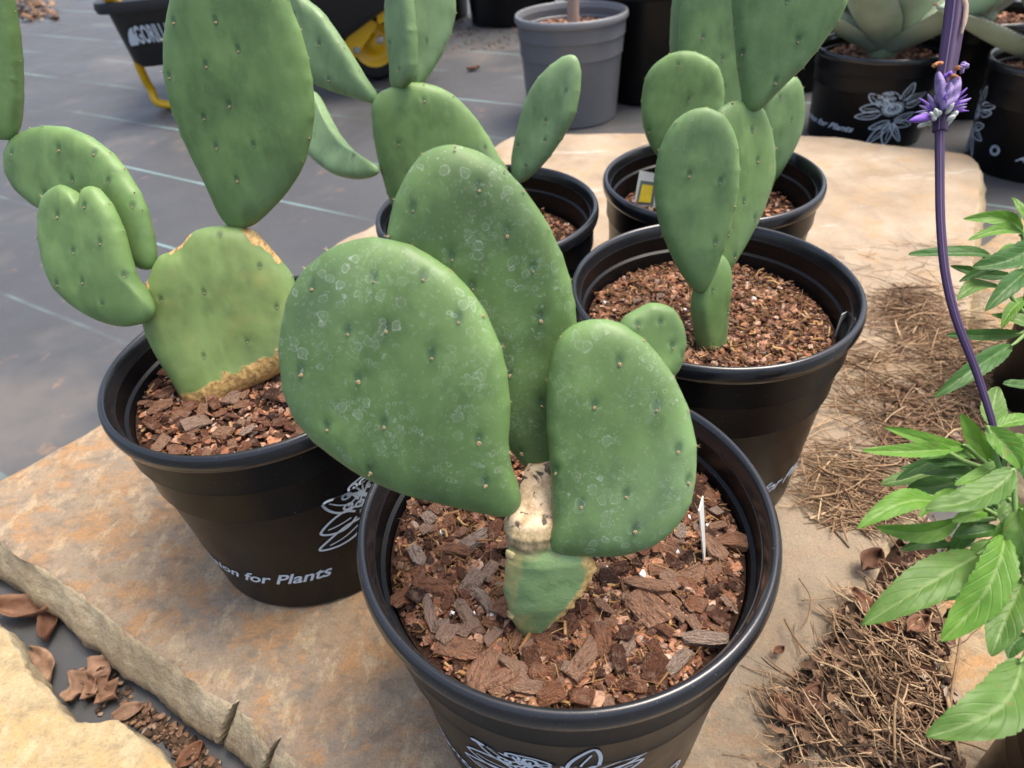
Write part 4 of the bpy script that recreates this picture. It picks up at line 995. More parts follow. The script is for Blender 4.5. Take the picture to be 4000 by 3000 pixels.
# lettering on the facing panel
pu = (tr_-tl).normalized(); pv = ((tl+tr_)/2-(bl+br_)/2); pv = (pv-pu*pv.dot(pu)).normalized(); pn = pu.cross(pv); pn = -pn if pn.y > 0 else pn
org = onpl(302, 92, tl, pn)
tv, tf = text_mesh('GORILLA', .0, .03, 1); x0 = min(v[0] for v in tv)
mk('lettering', [org+pu*((v[0]-x0)*.027)+pv*(v[1]*.080)+pn*.004 for v in tv], tf, M['print'], wb, wl, smooth=False)
blob = [(284, 98), (279, 88), (277, 70), (280, 60), (285, 58), (288, 70), (296, 76), (300, 84), (300, 95)]
mk('emblem', [onpl(x_, y_, tl, pn)+pn*.004 for x_, y_ in blob], [tuple(range(len(blob)))], M['print'], wb, wl, smooth=False)
def tb_(name, pts, r, mat=M['yellow'], sub=6, parent=wb):
    V, Fc = tube_vf(spline(pts, sub), r, 12); return mk(name, V, Fc, mat, parent, wl)
lg = onz(362, 226, GZ+.014)
tb_('leg', [ony(296, 130, 2.5), ony(306, 155, 2.52), ony(326, 192, 2.55), lg, lg+Vector((.3, .05, 0)), lg+Vector((.36, .06, .12))], .0145)
tb_('leg', [ony(296, 130, 2.5)+dv*.4, ony(306, 155, 2.52)+dv*.4, ony(326, 192, 2.55)+dv*.4, lg+dv*.4, lg+dv*.4+Vector((.3, .05, 0)), lg+dv*.4+Vector((.36, .06, .12))], .0145)
tb_('handle', [tl+dv*.15+Vector((.55, .1, -.12)), tl+dv*.12+Vector((.12, .02, -.05)), ony(252, 12, 2.42), ony(240, -4, 2.38), ony(205, -50, 2.3)], .022)
tb_('handle', [tl+dv*.6+Vector((.5, .1, -.1)), tl+dv*.6+Vector((.05, .02, -.03)), tl+dv*.6+Vector((-.1, 0, .06)), tl+dv*.6+Vector((-.3, -.05, .1))], .02)
wc = ony(806, 92, 2.72); wr = wc.z-GZ
def wheel(c):
    ax_ = dv; u_ = Vector((0, 0, 1)); v_ = ax_.cross(u_).normalized(); Rm = Matrix((v_, u_, ax_)).transposed()
    def part(name, prof, mat):
        V, Fc = lathe(prof, 48); return mk(name, [Rm @ Vector(v)+c for v in V], Fc, mat, wb, wl)
    r = wr-.002
    o = part('tyre', [(r*.62, -.035), (r*.85, -.05), (r*.97, -.04), (r, -.015), (r, .015), (r*.97, .04), (r*.85, .05), (r*.62, .035)], M['rubber'])
    part('wheel_rim', [(0, -.03), (r*.2, -.032), (r*.25, -.012), (r*.5, -.010), (r*.6, -.036), (r*.66, -.036), (r*.66, .036), (r*.6, .036), (r*.2, .02), (0, .02)], M['yellow'])
wheel(wc)
mb = MB()
for x0_, x1_ in (((738, 84), (786, 64)), ((752, 112), (800, 40)), ((812, 30), (840, 24))):
    a_, c_ = ony(*x0_, 2.60), ony(*x1_, 2.62); mb.add(*box_vf((a_+c_)/2, ((c_-a_).length, .012, .06), Matrix.Rotation(0, 3, 'Z') @ (c_-a_).to_track_quat('X', 'Z').to_matrix()))
mb.build('wheel_bracket', M['yellow'], wb, wl, False)
for p in ((770, 110), (820, 88)):
    q = ony(*p, 2.585); V, Fc = tube_vf([q, q+Vector((0, .03, 0))], .012, 8); mk('bolt', V, Fc, M['steel'], wb, wl)

# ------------------------------------------------------------------ salvia
salv = empty('salvia', dep(2260, 1500, .40)); tag(salv, 'leafy green salvia with a tall purple flower stem, cut by the frame', 'plant')
sl_ = salv.location.copy()
def leaf(px0, px1, wpx, d0, d1, mat, arch=.1, fold=.18, roll=0, petiole=None, seed=0):
    P, Q = dep(*px0, d0), dep(*px1, d1); e1 = (Q-P); L = e1.length; e1.normalize()
    view = (CAM-(P+Q)/2).normalized()
    n = (view*.8+Vector((0, 0, .6))); n = (n-e1*n.dot(e1)).normalized()
    n = Quaternion(e1, math.radians(roll)) @ n; e2 = n.cross(e1).normalized()
    W = wpx*.36*(d0+d1)/2/1401; NT, NC = 44, 5; V = []; UV = []; Fc = []
    R = random.Random(seed*13+5); ph = R.uniform(0, 6); side_ = R.uniform(-.22, .22)
    for a in range(NT+1):
        t = a/NT
        w_ = W/2*(t**.62*(1-t)**.78)/.415*1.0+.0004
        saw = (t*17) % 1.0; roll_ = .5*math.sin(t*3+ph)
        for k in range(-NC, NC+1):
            s = k/NC
            sw = side_*L*math.sin(PI*t)*.5-side_*L*t*t*.4; ww = w_*(1+(.13*(.5-saw) if abs(k) == NC else .03*(.5-saw)*abs(s)))
            tt_ = t+(.014 if abs(k) == NC else 0)*(saw-.3)
            h = arch*L*(math.sin(PI*t)*.55-t*t*.55)+abs(s)*w_*fold*2-abs(s)**2*w_*.18
            h += .05*W*math.sin(t*7+ph+s*1.5)*abs(s)**1.5+.06*W*noise.noise(Vector((t*5, s*2, seed)))+.05*L*math.sin(t*4+ph)
            V.append(P+e1*(L*tt_)+e2*(ww*s+sw)+n*h); UV.append((t, (s+1)/2))
    m = 2*NC+1
    for a in range(NT):
        for k in range(m-1): Fc.append((a*m+k, a*m+k+1, (a+1)*m+k+1, (a+1)*m+k))
    if (Vector(V[m+1])-Vector(V[0])).cross(Vector(V[1])-Vector(V[0])).dot(view) > 0 and False: pass
    # front face should look along n
    f = Fc[0]; fn = (V[f[1]]-V[f[0]]).cross(V[f[3]]-V[f[0]])
    if fn.dot(n) < 0: Fc = [g_[::-1] for g_ in Fc]
    if mat == 'under': Fc = [g_[::-1] for g_ in Fc]; mt = M['leafpl']
    else: mt = M[mat]
    o = mk('leaf', V, Fc, mt, salv, sl_)
    uvl = o.data.uv_layers.new(name='UVMap')
    li = [v for p in o.data.polygons for v in p.vertices]
    uvl.data.foreach_set('uv', [c_ for v in li for c_ in UV[v]])
    if petiole:
        A = dep(*petiole, d0); pv_, pf = tube_vf(spline([A, (A+P)/2+Vector((0, 0, -.001)), P, P+e1*L*.06], 5), [.0016, .0014, .0012, .0006], 6)
        mk('petiole', pv_, pf, M['gstem'], salv, sl_)
    return o
def z6(x, y): return (1437.8+x*.35, 553+y*.35)
def z3(x, y): return (1437.8+x*.35, y*.35)
def z9(x, y): return (1437.8+x*.35, 1078.4+y*.35)
hub = (2166, 1028); hub2 = (2196, 1130); hubU = (2235, 700); hubU2 = (2225, 560)
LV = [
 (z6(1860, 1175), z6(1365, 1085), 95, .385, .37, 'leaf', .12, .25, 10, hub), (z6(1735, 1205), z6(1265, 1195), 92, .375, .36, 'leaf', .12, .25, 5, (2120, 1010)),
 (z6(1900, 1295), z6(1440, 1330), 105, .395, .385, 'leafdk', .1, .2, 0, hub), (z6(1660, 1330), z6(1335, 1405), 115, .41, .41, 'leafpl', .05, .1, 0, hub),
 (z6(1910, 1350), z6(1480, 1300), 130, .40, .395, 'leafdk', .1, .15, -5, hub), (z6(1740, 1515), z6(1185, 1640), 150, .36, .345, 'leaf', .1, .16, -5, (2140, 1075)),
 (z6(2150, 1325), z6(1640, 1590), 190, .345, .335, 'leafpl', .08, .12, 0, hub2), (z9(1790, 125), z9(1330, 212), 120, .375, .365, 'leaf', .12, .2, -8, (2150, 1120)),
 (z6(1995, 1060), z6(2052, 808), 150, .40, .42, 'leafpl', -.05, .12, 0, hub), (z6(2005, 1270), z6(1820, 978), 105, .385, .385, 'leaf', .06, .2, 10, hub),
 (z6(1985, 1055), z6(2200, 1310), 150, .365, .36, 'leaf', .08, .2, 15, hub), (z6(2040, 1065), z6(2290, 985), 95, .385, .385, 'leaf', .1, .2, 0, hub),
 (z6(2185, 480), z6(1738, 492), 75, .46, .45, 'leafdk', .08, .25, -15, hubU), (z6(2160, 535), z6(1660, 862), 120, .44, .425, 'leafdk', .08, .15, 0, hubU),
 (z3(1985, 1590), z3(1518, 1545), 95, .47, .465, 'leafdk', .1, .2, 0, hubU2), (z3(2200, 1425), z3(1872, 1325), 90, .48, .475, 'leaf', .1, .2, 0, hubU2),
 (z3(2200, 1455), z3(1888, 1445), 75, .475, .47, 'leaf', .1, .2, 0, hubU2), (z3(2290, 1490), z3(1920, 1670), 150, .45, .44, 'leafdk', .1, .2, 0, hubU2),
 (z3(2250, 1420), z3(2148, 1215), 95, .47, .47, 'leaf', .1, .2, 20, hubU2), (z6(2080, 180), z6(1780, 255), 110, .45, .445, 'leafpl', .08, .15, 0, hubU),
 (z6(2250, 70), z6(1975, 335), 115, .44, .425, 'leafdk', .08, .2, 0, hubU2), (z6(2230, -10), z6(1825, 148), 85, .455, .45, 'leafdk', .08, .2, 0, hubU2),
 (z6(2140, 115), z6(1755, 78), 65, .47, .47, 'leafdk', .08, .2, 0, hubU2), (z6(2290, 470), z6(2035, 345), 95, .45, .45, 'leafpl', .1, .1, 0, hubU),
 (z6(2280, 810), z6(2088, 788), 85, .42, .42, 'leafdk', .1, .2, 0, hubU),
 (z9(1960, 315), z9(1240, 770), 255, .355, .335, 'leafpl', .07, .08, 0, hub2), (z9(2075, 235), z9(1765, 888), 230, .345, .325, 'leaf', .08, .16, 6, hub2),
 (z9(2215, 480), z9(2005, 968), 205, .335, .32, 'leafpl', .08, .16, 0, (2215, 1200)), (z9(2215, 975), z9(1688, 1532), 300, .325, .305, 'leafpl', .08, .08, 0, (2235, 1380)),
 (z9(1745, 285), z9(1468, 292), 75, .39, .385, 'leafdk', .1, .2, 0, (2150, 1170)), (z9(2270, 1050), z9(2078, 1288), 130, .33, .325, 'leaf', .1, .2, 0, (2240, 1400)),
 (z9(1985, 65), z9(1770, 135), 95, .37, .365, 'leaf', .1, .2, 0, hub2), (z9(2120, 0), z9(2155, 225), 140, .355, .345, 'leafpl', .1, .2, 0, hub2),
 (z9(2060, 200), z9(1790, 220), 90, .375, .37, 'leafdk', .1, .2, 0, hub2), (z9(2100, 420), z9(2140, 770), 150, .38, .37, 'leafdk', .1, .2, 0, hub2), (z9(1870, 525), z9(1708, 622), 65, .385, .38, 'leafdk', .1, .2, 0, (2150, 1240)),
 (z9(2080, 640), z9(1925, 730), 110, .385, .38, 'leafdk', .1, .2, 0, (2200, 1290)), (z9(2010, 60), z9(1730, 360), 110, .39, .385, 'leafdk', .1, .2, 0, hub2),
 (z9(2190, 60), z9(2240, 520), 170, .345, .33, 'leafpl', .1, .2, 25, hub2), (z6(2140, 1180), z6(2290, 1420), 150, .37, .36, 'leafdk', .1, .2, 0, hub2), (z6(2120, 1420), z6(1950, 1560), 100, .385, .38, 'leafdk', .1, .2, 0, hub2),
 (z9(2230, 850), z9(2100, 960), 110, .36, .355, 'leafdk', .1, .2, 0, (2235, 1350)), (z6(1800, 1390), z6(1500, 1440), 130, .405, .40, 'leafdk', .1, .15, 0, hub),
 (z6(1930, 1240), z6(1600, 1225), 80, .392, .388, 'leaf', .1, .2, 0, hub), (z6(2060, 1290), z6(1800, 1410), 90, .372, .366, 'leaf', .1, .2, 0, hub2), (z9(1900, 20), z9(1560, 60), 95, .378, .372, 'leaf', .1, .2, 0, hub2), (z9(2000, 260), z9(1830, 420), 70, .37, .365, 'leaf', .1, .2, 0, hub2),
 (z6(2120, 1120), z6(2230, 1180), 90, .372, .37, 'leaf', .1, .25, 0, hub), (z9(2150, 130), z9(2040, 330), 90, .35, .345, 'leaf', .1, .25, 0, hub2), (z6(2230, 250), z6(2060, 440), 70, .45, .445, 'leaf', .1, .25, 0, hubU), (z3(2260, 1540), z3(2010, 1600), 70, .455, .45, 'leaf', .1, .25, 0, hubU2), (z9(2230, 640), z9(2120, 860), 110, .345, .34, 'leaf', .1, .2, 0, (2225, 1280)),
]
for i, a in enumerate(LV):
    leaf(a[0], a[1], a[2], a[3], a[4], a[5], a[6], a[7]+.12, a[8]+random.uniform(-22, 22), a[9], seed=i)
def gst(pts, r): 
    V, Fc = tube_vf(spline([dep(x, y, d) for x, y, d in pts], 6), r, 8); return mk('green_stem', V, Fc, M['gstem'], salv, sl_)
gst([(2175, 1010, .372), (2196, 1130, .365), (2222, 1260, .355), (2250, 1400, .36), (2265, 1520, .40)], .0026)
gst([(2196, 1130, .375), (2150, 1085, .372), (2120, 1012, .376)], .0018)
gst([(2222, 1260, .37), (2150, 1240, .385), (2140, 1170, .388)], .0016)
gst([(2225, 540, .48), (2235, 700, .455), (2262, 900, .43), (2290, 1200, .41), (2290, 1500, .41)], .0026)
# purple stem, square and grooved with pale ridges
def pstem(name, pts, rad, sides=24):
    path = spline([dep(x, y, d) for x, y, d in pts], 10); cross = [1+.10*math.cos(4*2*PI*k/sides)-.03*math.cos(8*2*PI*k/sides) for k in range(sides)]
    V, Fc = tube_vf(path, rad, sides, cross); o = mk(name, V, Fc, M['stem'], salv, sl_)
    at = o.data.attributes.new('st', 'FLOAT', 'POINT')
    one = [1. if k % 8 == 0 else .0 for k in range(sides)]
    at.data.foreach_set('value', one*len(path)); return path
pstem('flower_stem', [(2165, 1000, .376), (2140, 900, .376), (2108, 800, .378), (2066, 690, .38), (2042, 590, .382), (2032, 480, .384), (2030, 380, .385), (2030, 270, .385)], [.0019, .0021, .0024, .0026, .0026, .0026, .0028])
pstem('flower_stem', [(2030, 285, .385), (2036, 215, .385), (2050, 120, .385), (2062, 40, .385), (2072, -60, .385)], [.0036, .0042, .0050, .0054, .0055])
# flower whorl
cw = dep(2030, 247, .385); axs = (dep(2034, 200, .385)-dep(2030, 280, .385)).normalized()
uu = axs.cross(Vector((0, -1, 0))).normalized(); vv = axs.cross(uu)
R = random.Random(5)
def bud(p, d, L, r, mat, name):
    V, Fc = tube_vf([p, p+d*L*.3, p+d*L*.7, p+d*L], [r*.45, r, r*.85, r*.2], 8); return mk(name, V, Fc, mat, salv, sl_)
for k in range(46):
    a = 2*PI*k/46*5+R.uniform(-.2, .2); lev = R.random(); out = uu*math.cos(a)+vv*math.sin(a)
    p = cw+out*.0036+axs*(-.006+lev*.011); d = (out*R.uniform(.7, 1.2)+axs*R.uniform(-.1, .9)).normalized()
    if lev < .4: bud(p+out*.002, d, R.uniform(.004, .008), R.uniform(.0012, .0019), M['petalpale'], 'calyx')
    else: bud(p, d, R.uniform(.007, .013), R.uniform(.0006, .0014), M['petal'] if R.random() < .75 else M['petalgrey'], 'petal')
for (x0, y0, x1, y1, r) in ((2016, 250, 1964, 261, .0026), (2050, 245, 2080, 230, .0026)):
    P, Q = dep(x0, y0, .384), dep(x1, y1, .378); bud(P, (Q-P).normalized(), (Q-P).length, r, M['petal'], 'petal')
for (x0, y0, x1, y1, w0) in ((2040, 232, 2026, 156, .006), (2044, 235, 2068, 165, .0085), (2042, 235, 2052, 178, .0065)):
    P, Q = dep(x0, y0, .378), dep(x1, y1, .374); e1 = (Q-P); n = ray(x0, y0).normalized()*-1; e2 = n.cross(e1).normalized(); V = []; Fc = []
    for a in range(13):
        t = a/12; ww = w0/2*math.sin(PI*min(1, .12+t*.8))**.7
        for k in range(-3, 4): s = k/3; V.append(P+e1*t+e2*ww*s+n*(.003*(1-s*s)+.0012*math.sin(t*14+s*3)))
    for a in range(12):
        for k in range(6): Fc.append((a*7+k, a*7+k+1, (a+1)*7+k+1, (a+1)*7+k))
    mk('bract', V, Fc, M['petalgrey'], salv, sl_)
for (x, y, mt) in ((2066, 152, 'petaldry'), (2058, 168, 'petaldry'), (2078, 148, 'petalgrey'), (2022, 138, 'petaldry'), (2052, 160, 'petal')):
    P = dep(x, y, .374); pts = [P+Vector((R.uniform(-1, 1), R.uniform(-1, 1), R.uniform(-1, 1)))*.0022 for _ in range(5)]
    V, Fc = tube_vf(spline(pts, 5), [.0004, .0013, .0010, .0014, .0003], 6, wob=.4); mk('withered_petal', V, Fc, M[mt], salv, sl_)
V, Fc = tube_vf(spline([dep(2078, -10, .38), dep(2086, 20, .379), dep(2083, 50, .378), dep(2076, 76, .378)], 5), [.0022, .0016, .0014, .0005], 6, wob=.3); mk('dry_bract', V, Fc, M['trunk'], salv, sl_)
# salvia pot (corner) and another at the right edge
c = dep(2165, 1600, .44); sp_c = onz(2172, 1600, .12)
make_pot('plain black pot of the salvia on the buff slab', sp_c.x+.084, sp_c.y-.035, -.002, .62, group='background pots', printed=False, n=96)
simple_fill(Vector((sp_c.x+.084, sp_c.y-.035, 0)), .128, .074, 'dark potting mix at the foot of the salvia')
c2 = onz(2186, 905, .001)
make_pot('plain black pot at the frame edge on the pale orange slab', c2.x+.078, c2.y+.03, .0, .62, group='background pots', printed=False, n=64)

# ------------------------------------------------------------------ litter
def in_poly(x, y, poly):
    r = False; j = len(poly)-1
    for i in range(len(poly)):
        if (poly[i][1] > y) != (poly[j][1] > y) and x < (poly[j][0]-poly[i][0])*(y-poly[i][1])/(poly[j][1]-poly[i][1]+1e-12)+poly[i][0]: r = not r
        j = i
    return r
def scatter(poly_px, z, n, fn, seed, edge=None):
    R = random.Random(seed); P = [onz(x, y, z) for x, y in poly_px]; poly = [(p.x, p.y) for p in P]
    x0, x1 = min(p[0] for p in poly), max(p[0] for p in poly); y0, y1 = min(p[1] for p in poly), max(p[1] for p in poly)
    k = 0; tr = 0
    while k < n and tr < n*30:
        tr += 1; x, y = R.uniform(x0, x1), R.uniform(y0, y1)
        if not in_poly(x, y, poly): continue
        dn = noise.noise(Vector((x*9, y*9, seed)))
        if R.random() > .62+.9*dn: continue
        fn(x, y, R); k += 1
def needles(mb, L0, L1, r0, r1, h, crv):
    def f(x, y, R):
        L = R.uniform(L0, L1); a = R.gauss(2.85, .6) if R.random() < .7 else R.uniform(0, PI); d = Vector((math.cos(a), math.sin(a), R.gauss(0, .08)))
        p = Vector((x, y, R.uniform(.0015, h))); c = Vector((R.gauss(0, 1), R.gauss(0, 1), abs(R.gauss(0, .3))))*L*crv; rr = R.uniform(r0, r1)
        e0, e1 = p-d*L/2, p+d*L/2; e0.z = max(e0.z, .001); e1.z = max(e1.z, .001)
        mb.add(*tube_vf(spline([e0, p+c, e1], 3), [rr, rr, rr*.5], 3, cap=False), a=min(1, max(0, R.gauss(.55, .25))))
    return f
mb = MB()
scatter([(1790, 800), (1850, 700), (1920, 630), (2060, 600), (2130, 640), (2200, 680), (2212, 800), (2120, 900), (2010, 1010), (1930, 1120), (1760, 1075), (1740, 1010), (1770, 900)], 0, 1050, needles(mb, .03, .095, .00045, .00105, .009, .08), 1)
scatter([(1720, 1080), (1760, 1010), (1900, 1020), (1960, 1080), (1930, 1150), (1800, 1140)], 0, 170, needles(mb, .03, .07, .0005, .0011, .006, .08), 2)
scatter([(1700, 560), (2120, 480), (2150, 700), (1700, 700)], 0, 160, needles(mb, .02, .06, .0003, .0006, .003, .08), 3)
tag(mb.build('pine_straw', M['straw'], attr=True), 'scattered brown pine straw across the slab behind the salvia', 'pine straw', kind='stuff')
def stalks(mb, L0, L1, r0, r1, h):
    def f(x, y, R):
        L = R.uniform(L0, L1); a = R.gauss(2.2, .8); el = abs(R.gauss(0, .35)); d = Vector((math.cos(a)*math.cos(el), math.sin(a)*math.cos(el), math.sin(el)*.5)); p = Vector((x, y, R.uniform(.001, h))); P = [p]; rr = R.uniform(r0, r1)
        for k in range(4):
            d = (d+Vector((R.gauss(0, .22), R.gauss(0, .22), R.gauss(0, .12)))).normalized(); q = P[-1]+d*L/4; q.z = max(.0015, q.z); P.append(q)
        c = min(1, max(0, R.gauss(.5, .28)))
        mb.add(*tube_vf(spline(P, 2), [rr, rr*.9, rr*.6], 4, wob=.5, seed=x*90), a=c)
        for j in range(R.randrange(0, 3)):
            q = P[R.randrange(1, 4)]; e = (d+Vector((R.gauss(0, .8), R.gauss(0, .8), R.gauss(0, .3)))).normalized(); z_ = q+e*L*R.uniform(.12, .35); z_.z = max(.0015, z_.z)
            mb.add(*tube_vf([q, (q+z_)/2+Vector((0, 0, .001)), z_], [rr*.6, rr*.5, rr*.9], 4), a=min(1, c+.15))
    return f
mb = MB()
PILE = [(1760, 1420), (1830, 1330), (1925, 1250), (1950, 1150), (2010, 1120), (2060, 1200), (2040, 1330), (2045, 1450), (2060, 1560), (2075, 1680), (1700, 1690), (1660, 1600), (1690, 1500)]
scatter(PILE, 0, 300, stalks(mb, .012, .055, .0003, .0010, .013), 4)
scatter([(1900, 1300), (1990, 1250), (2040, 1400), (2060, 1680), (1850, 1690), (1860, 1450)], 0, 240, stalks(mb, .012, .05, .0003, .0012, .020), 5)
scatter([(1640, 1560), (1700, 1430), (1800, 1300), (1900, 1200), (1930, 1660), (1640, 1670)], 0, 40, stalks(mb, .01, .035, .0004, .001, .004), 6)
tag(mb.build('dry_stalks', M['straw'], attr=True), 'tangled heap of dry broken stalks in the gap beside the buff slab', 'dry stalks', kind='stuff')
mb = MB()
def crumbs(h):
    def f(x, y, R):
        L = R.uniform(.003, .011); V, Fc = CH[R.randrange(12)]; q = rq(.6); z = R.uniform(.001, h)
        mb.add([q @ Vector((v[0]*L/2, v[1]*L/2, v[2]*L/3))+Vector((x, y, z)) for v in V], Fc, R.random())
    return f
def flakes(h):
    def f(x, y, R):
        L = R.uniform(.006, .02); W_ = L*R.uniform(.3, .8); q = rq(.5); z = R.uniform(.002, h); V = []; Fc = []
        for a in range(5):
            for k in range(3):
                s_ = k-1; w_ = W_/2*(math.sin(PI*(.1+.8*a/4)))*(1+R.uniform(-.25, .25)); V.append(q @ Vector(((a/4-.5)*L, s_*w_, R.uniform(-.12, .12)*L+.25*W_*s_*s_))+Vector((x, y, z)))
        for a in range(4):
            for k in range(2): Fc.append((a*3+k, a*3+k+1, a*3+k+4, a*3+k+3))
        mb.add(V, Fc, R.uniform(.3, 1))
    return f
scatter(PILE, 0, 260, flakes(.012), 17)
scatter([(1900, 880), (2100, 760), (2180, 900), (2000, 1020), (1900, 1000)], 0, 120, flakes(.006), 18)
scatter(PILE, 0, 850, crumbs(.008), 7)
scatter([(1880, 1280), (1990, 1200), (2040, 1400), (2064, 1680), (1850, 1690), (1850, 1450)], 0, 800, crumbs(.013), 8)
scatter([(1900, 850), (2080, 760), (2150, 900), (2000, 1020), (1900, 1000)], 0, 500, crumbs(.006), 9)
scatter([(-10, 1200), (130, 1290), (300, 1440), (480, 1600), (560, 1700), (420, 1690), (280, 1560), (150, 1540), (40, 1380)], GZ, 0, crumbs(.006), 10)
tag(mb.build('leaf_crumbs', M['crumb'], attr=True), 'dark crumbs of leaf and bark under the heap of dry stalks', 'leaf litter', kind='stuff')
# soil packed into the gap beside the buff slab, carrying the heap
P = [onz(x, y, 0) for x, y in ((1880, 1260), (1960, 1140), (2030, 1160), (2030, 1400), (2075, 1700), (1850, 1720), (1860, 1450))]
mb = MB(); cc = sum(P, Vector((0, 0, 0)))/len(P); pr = spline(P, 8, True); n_ = len(pr); V = [cc+Vector((0, 0, .009))]; Fc = []
for i in range(1, 9):
    for k in range(n_):
        q = cc.lerp(pr[k], i/8); V.append(Vector((q.x, q.y, .011*(1-(i/8)**2)+.004*noise.noise(Vector((q.x*50, q.y*50, 0)))-(.012 if i == 8 else 0))))
for k in range(n_):
    Fc.append((0, 1+k, 1+(k+1) % n_))
    for i in range(7): Fc.append((1+i*n_+k, 1+(i+1)*n_+k, 1+(i+1)*n_+(k+1) % n_, 1+i*n_+(k+1) % n_))
tag(mk('packed_soil', V, Fc, M['soil']), 'dark soil filling the gap under the dry stalks', 'soil', kind='stuff')
# gap litter on the fabric, left
mb = MB()
def gapc(x, y, R):
    L = R.uniform(.003, .012); V, Fc = CH[R.randrange(12)]; q = rq(.4); z = GZ+R.uniform(.001, .006)
    mb.add([q @ Vector((v[0]*L/2, v[1]*L/2, v[2]*L/4))+Vector((x, y, z)) for v in V], Fc, R.random())
scatter([(330, 1530), (420, 1600), (560, 1720), (450, 1700), (360, 1610), (280, 1560)], GZ, 380, gapc, 11)
scatter([(150, 1440), (230, 1430), (330, 1540), (330, 1600), (200, 1540)], GZ, 60, gapc, 12)
def farc_(x, y, R):
    L = R.uniform(.02, .09); V, Fc = CH[R.randrange(12)]; q = rq(.5); z = GZ+R.uniform(.005, .05)
    mb.add([q @ Vector((v[0]*L/2, v[1]*L/2, v[2]*L/5))+Vector((x, y, z)) for v in V], Fc, R.random()*.6+.4)
scatter([(0, 12), (60, 0), (120, 20), (125, 45), (60, 50), (5, 48)], GZ, 160, farc_, 13)
def thin(x, y, R):
    L = R.uniform(.004, .02); V, Fc = CH[R.randrange(12)]; q = rq(.3)
    mb.add([q @ Vector((v[0]*L/2, v[1]*L/2, v[2]*L/5))+Vector((x, y, GZ+.003)) for v in V], Fc, R.random())
scatter([(900, 40), (1140, 35), (1140, 105), (900, 110)], GZ, 420, thin, 14)
tag(mb.build('ground_litter', M['crumb'], attr=True), 'bits of dead leaf and bark strewn on the weed fabric', 'leaf litter', kind='stuff')
# single dead leaves
def dead_leaf(px, py, z, L, W, ang, curl, label, lobes=False, tilt=0):
    p = onz(px, py, z); ca, sa = math.cos(ang), math.sin(ang); V = []; Fc = []; NT, NC = 14, 4; sd_ = int(px*3+py)
    for a in range(NT+1):
        t = a/NT; w_ = W/2*math.sin(PI*min(1, .04+.96*t))**.7
        if lobes: w_ *= .72+.36*math.cos(t*17)
        for k in range(-NC, NC+1):
            s = k/NC; x, y = (t-.5)*L, s*w_
            h = curl*W*(s*s)*1.1+curl*L*.5*(t-.5)**2*2+.10*W*noise.noise(Vector((t*4, s*2, sd_)))+.004+tilt*x
            V.append((p.x+x*ca-y*sa, p.y+x*sa+y*ca, z+max(.001, h)))
    m_ = 2*NC+1
    for a in range(NT):
        for k in range(m_-1): Fc.append((a*m_+k, a*m_+k+1, (a+1)*m_+k+1, (a+1)*m_+k))
    o = mk('dead_leaf', V, Fc, M['dead'], None, p); md = o.modifiers.new('t', 'SOLIDIFY'); md.thickness = .0005
    return tag(o, label, 'dead leaf', 'dead leaves on the ground')
dead_leaf(75, 1330, GZ, .075, .030, -.1, .55, 'long curled pinkish dead leaf on the fabric beside the slab edge')
dead_leaf(118, 1355, GZ, .055, .022, -1.2, .5, 'narrow dead leaf hanging against the slab edge next to the curled leaf')
dead_leaf(95, 1450, GZ, .06, .03, -.75, .25, 'russet folded dead leaf against the yellow slab')
dead_leaf(205, 1475, GZ, .055, .048, 1.0, .2, 'pale lobed dead leaf in the gap between the slabs', True)
dead_leaf(232, 1500, GZ, .05, .035, -.5, .35, 'small grey-brown dead leaf beside the pale lobed one', True)
dead_leaf(285, 1545, GZ, .03, .018, .3, .3, 'tan dead leaf at the corner of the yellow slab')
dead_leaf(420, 1640, GZ, .028, .018, .9, .4, 'brown dead leaf deep in the gap by the cracked edge')
dead_leaf(1876, 1225, .004, .03, .022, .6, .45, 'small pale curled dead leaf near the salvia')
dead_leaf(1880, 1330, .008, .05, .016, -1.2, .3, 'long rust-coloured dead leaf standing in the stalk heap')
dead_leaf(1745, 1520, .004, .035, .018, .7, .25, 'grey-brown dead leaf under the outer dry stalks')
dead_leaf(1690, 1545, .003, .03, .02, 2.2, .3, 'dark red-brown dead leaf at the edge of the stalk heap')
dead_leaf(1975, 1360, .014, .026, .016, .4, .4, 'brown dead leaf lying on top of the stalk heap')
dead_leaf(1680, 1412, .002, .012, .008, .4, .4, 'tiny orange-brown leaf bit on the bare slab beside the pot')
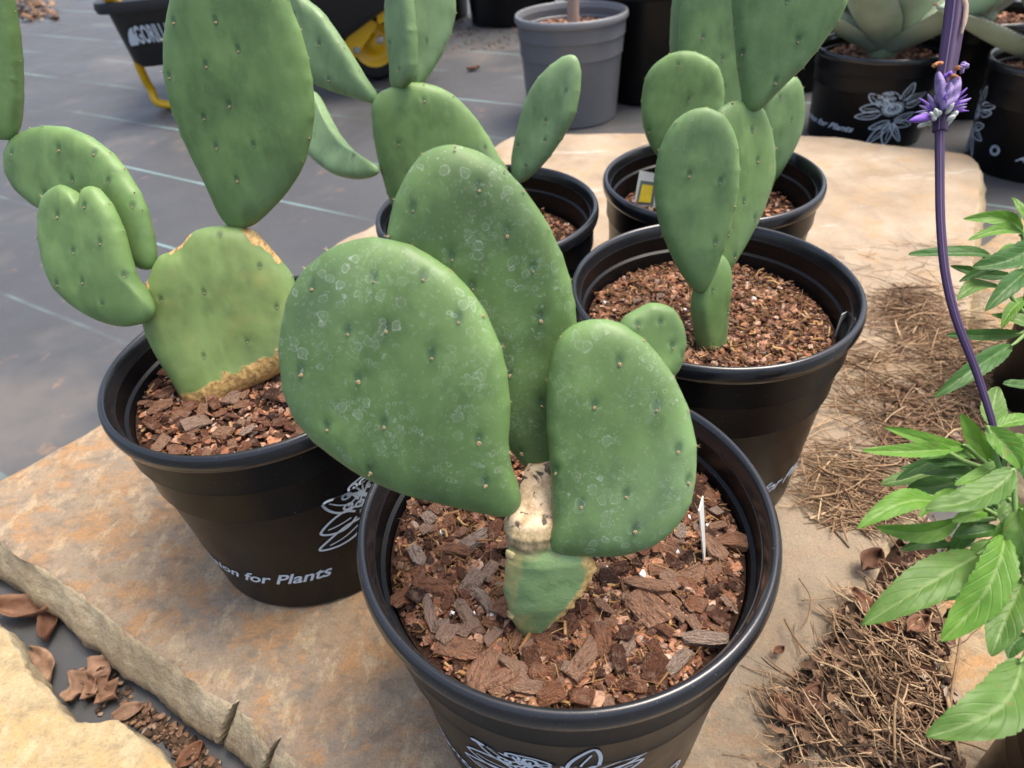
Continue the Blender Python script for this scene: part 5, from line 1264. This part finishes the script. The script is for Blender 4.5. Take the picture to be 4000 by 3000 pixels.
dead_leaf(1023, 153, GZ, .05, .03, .2, .3, 'single tan dead leaf alone on the fabric near the grey pot')
# single twigs
def twig(pts, r, label, z=.004):
    P = [onz(x, y, z)+Vector((0, 0, h)) for x, y, h in pts]
    V, Fc = tube_vf(spline(P, 5), [r, r*.9, r*.6], 6, wob=.25, seed=pts[0][0])
    return tag(mk('dry_twig', V, Fc, M['twig'], None, P[0]), label, 'twig', 'loose dry twigs')
twig([(1802, 1325, .006), (1795, 1375, .012), (1830, 1430, .006), (1870, 1490, .003)], .0011, 'upright-looking tan twig at the top of the stalk heap')
twig([(1692, 1345, .006), (1712, 1390, .01), (1760, 1440, .006), (1800, 1480, .004)], .0011, 'forked tan twig reaching from the heap toward the front pot')
twig([(1725, 1255, .004), (1745, 1305, .012), (1742, 1340, .008), (1728, 1362, .003)], .0010, 'short bent twig standing apart on the bare slab')
twig([(1630, 1545, .003), (1680, 1560, .006), (1760, 1580, .008), (1850, 1640, .004)], .0012, 'long low twig lying along the front of the heap')
twig([(2040, 1610, .004), (2045, 1500, .014), (2058, 1400, .018), (2060, 1330, .01)], .0013, 'stout twig leaning on the buff slab edge')
twig([(2035, 1520, .012), (2050, 1600, .012), (2065, 1659, .01)], .0016, 'thick broken twig end resting on the buff slab')
twig([(1925, 1659, .01), (1915, 1560, .022), (1922, 1500, .03)], .0013, 'straight tan stalk standing upright in the heap')
twig([(1750, 1080, .003), (1830, 1065, .006), (1900, 1010, .004)], .0012, 'long brown twig lying across the slab behind the front pot')
twig([(1765, 1010, .003), (1800, 1035, .007), (1870, 1040, .004)], .0012, 'brown twig bent at its middle near the pine straw')
twig([(1730, 1300, .002), (1790, 1295, .003), (1860, 1285, .003)], .0007, 'thin dark twig lying level on the bare slab')
twig([(1825, 1330, .003), (1850, 1342, .004), (1885, 1325, .003)], .0006, 'thin black wiry twig curled on the slab')
twig([(1845, 1145, .003), (1890, 1152, .004), (1945, 1160, .003)], .0010, 'short brown twig under the lowest serrated leaf tips')
# ------------------------------------------------------------------ end
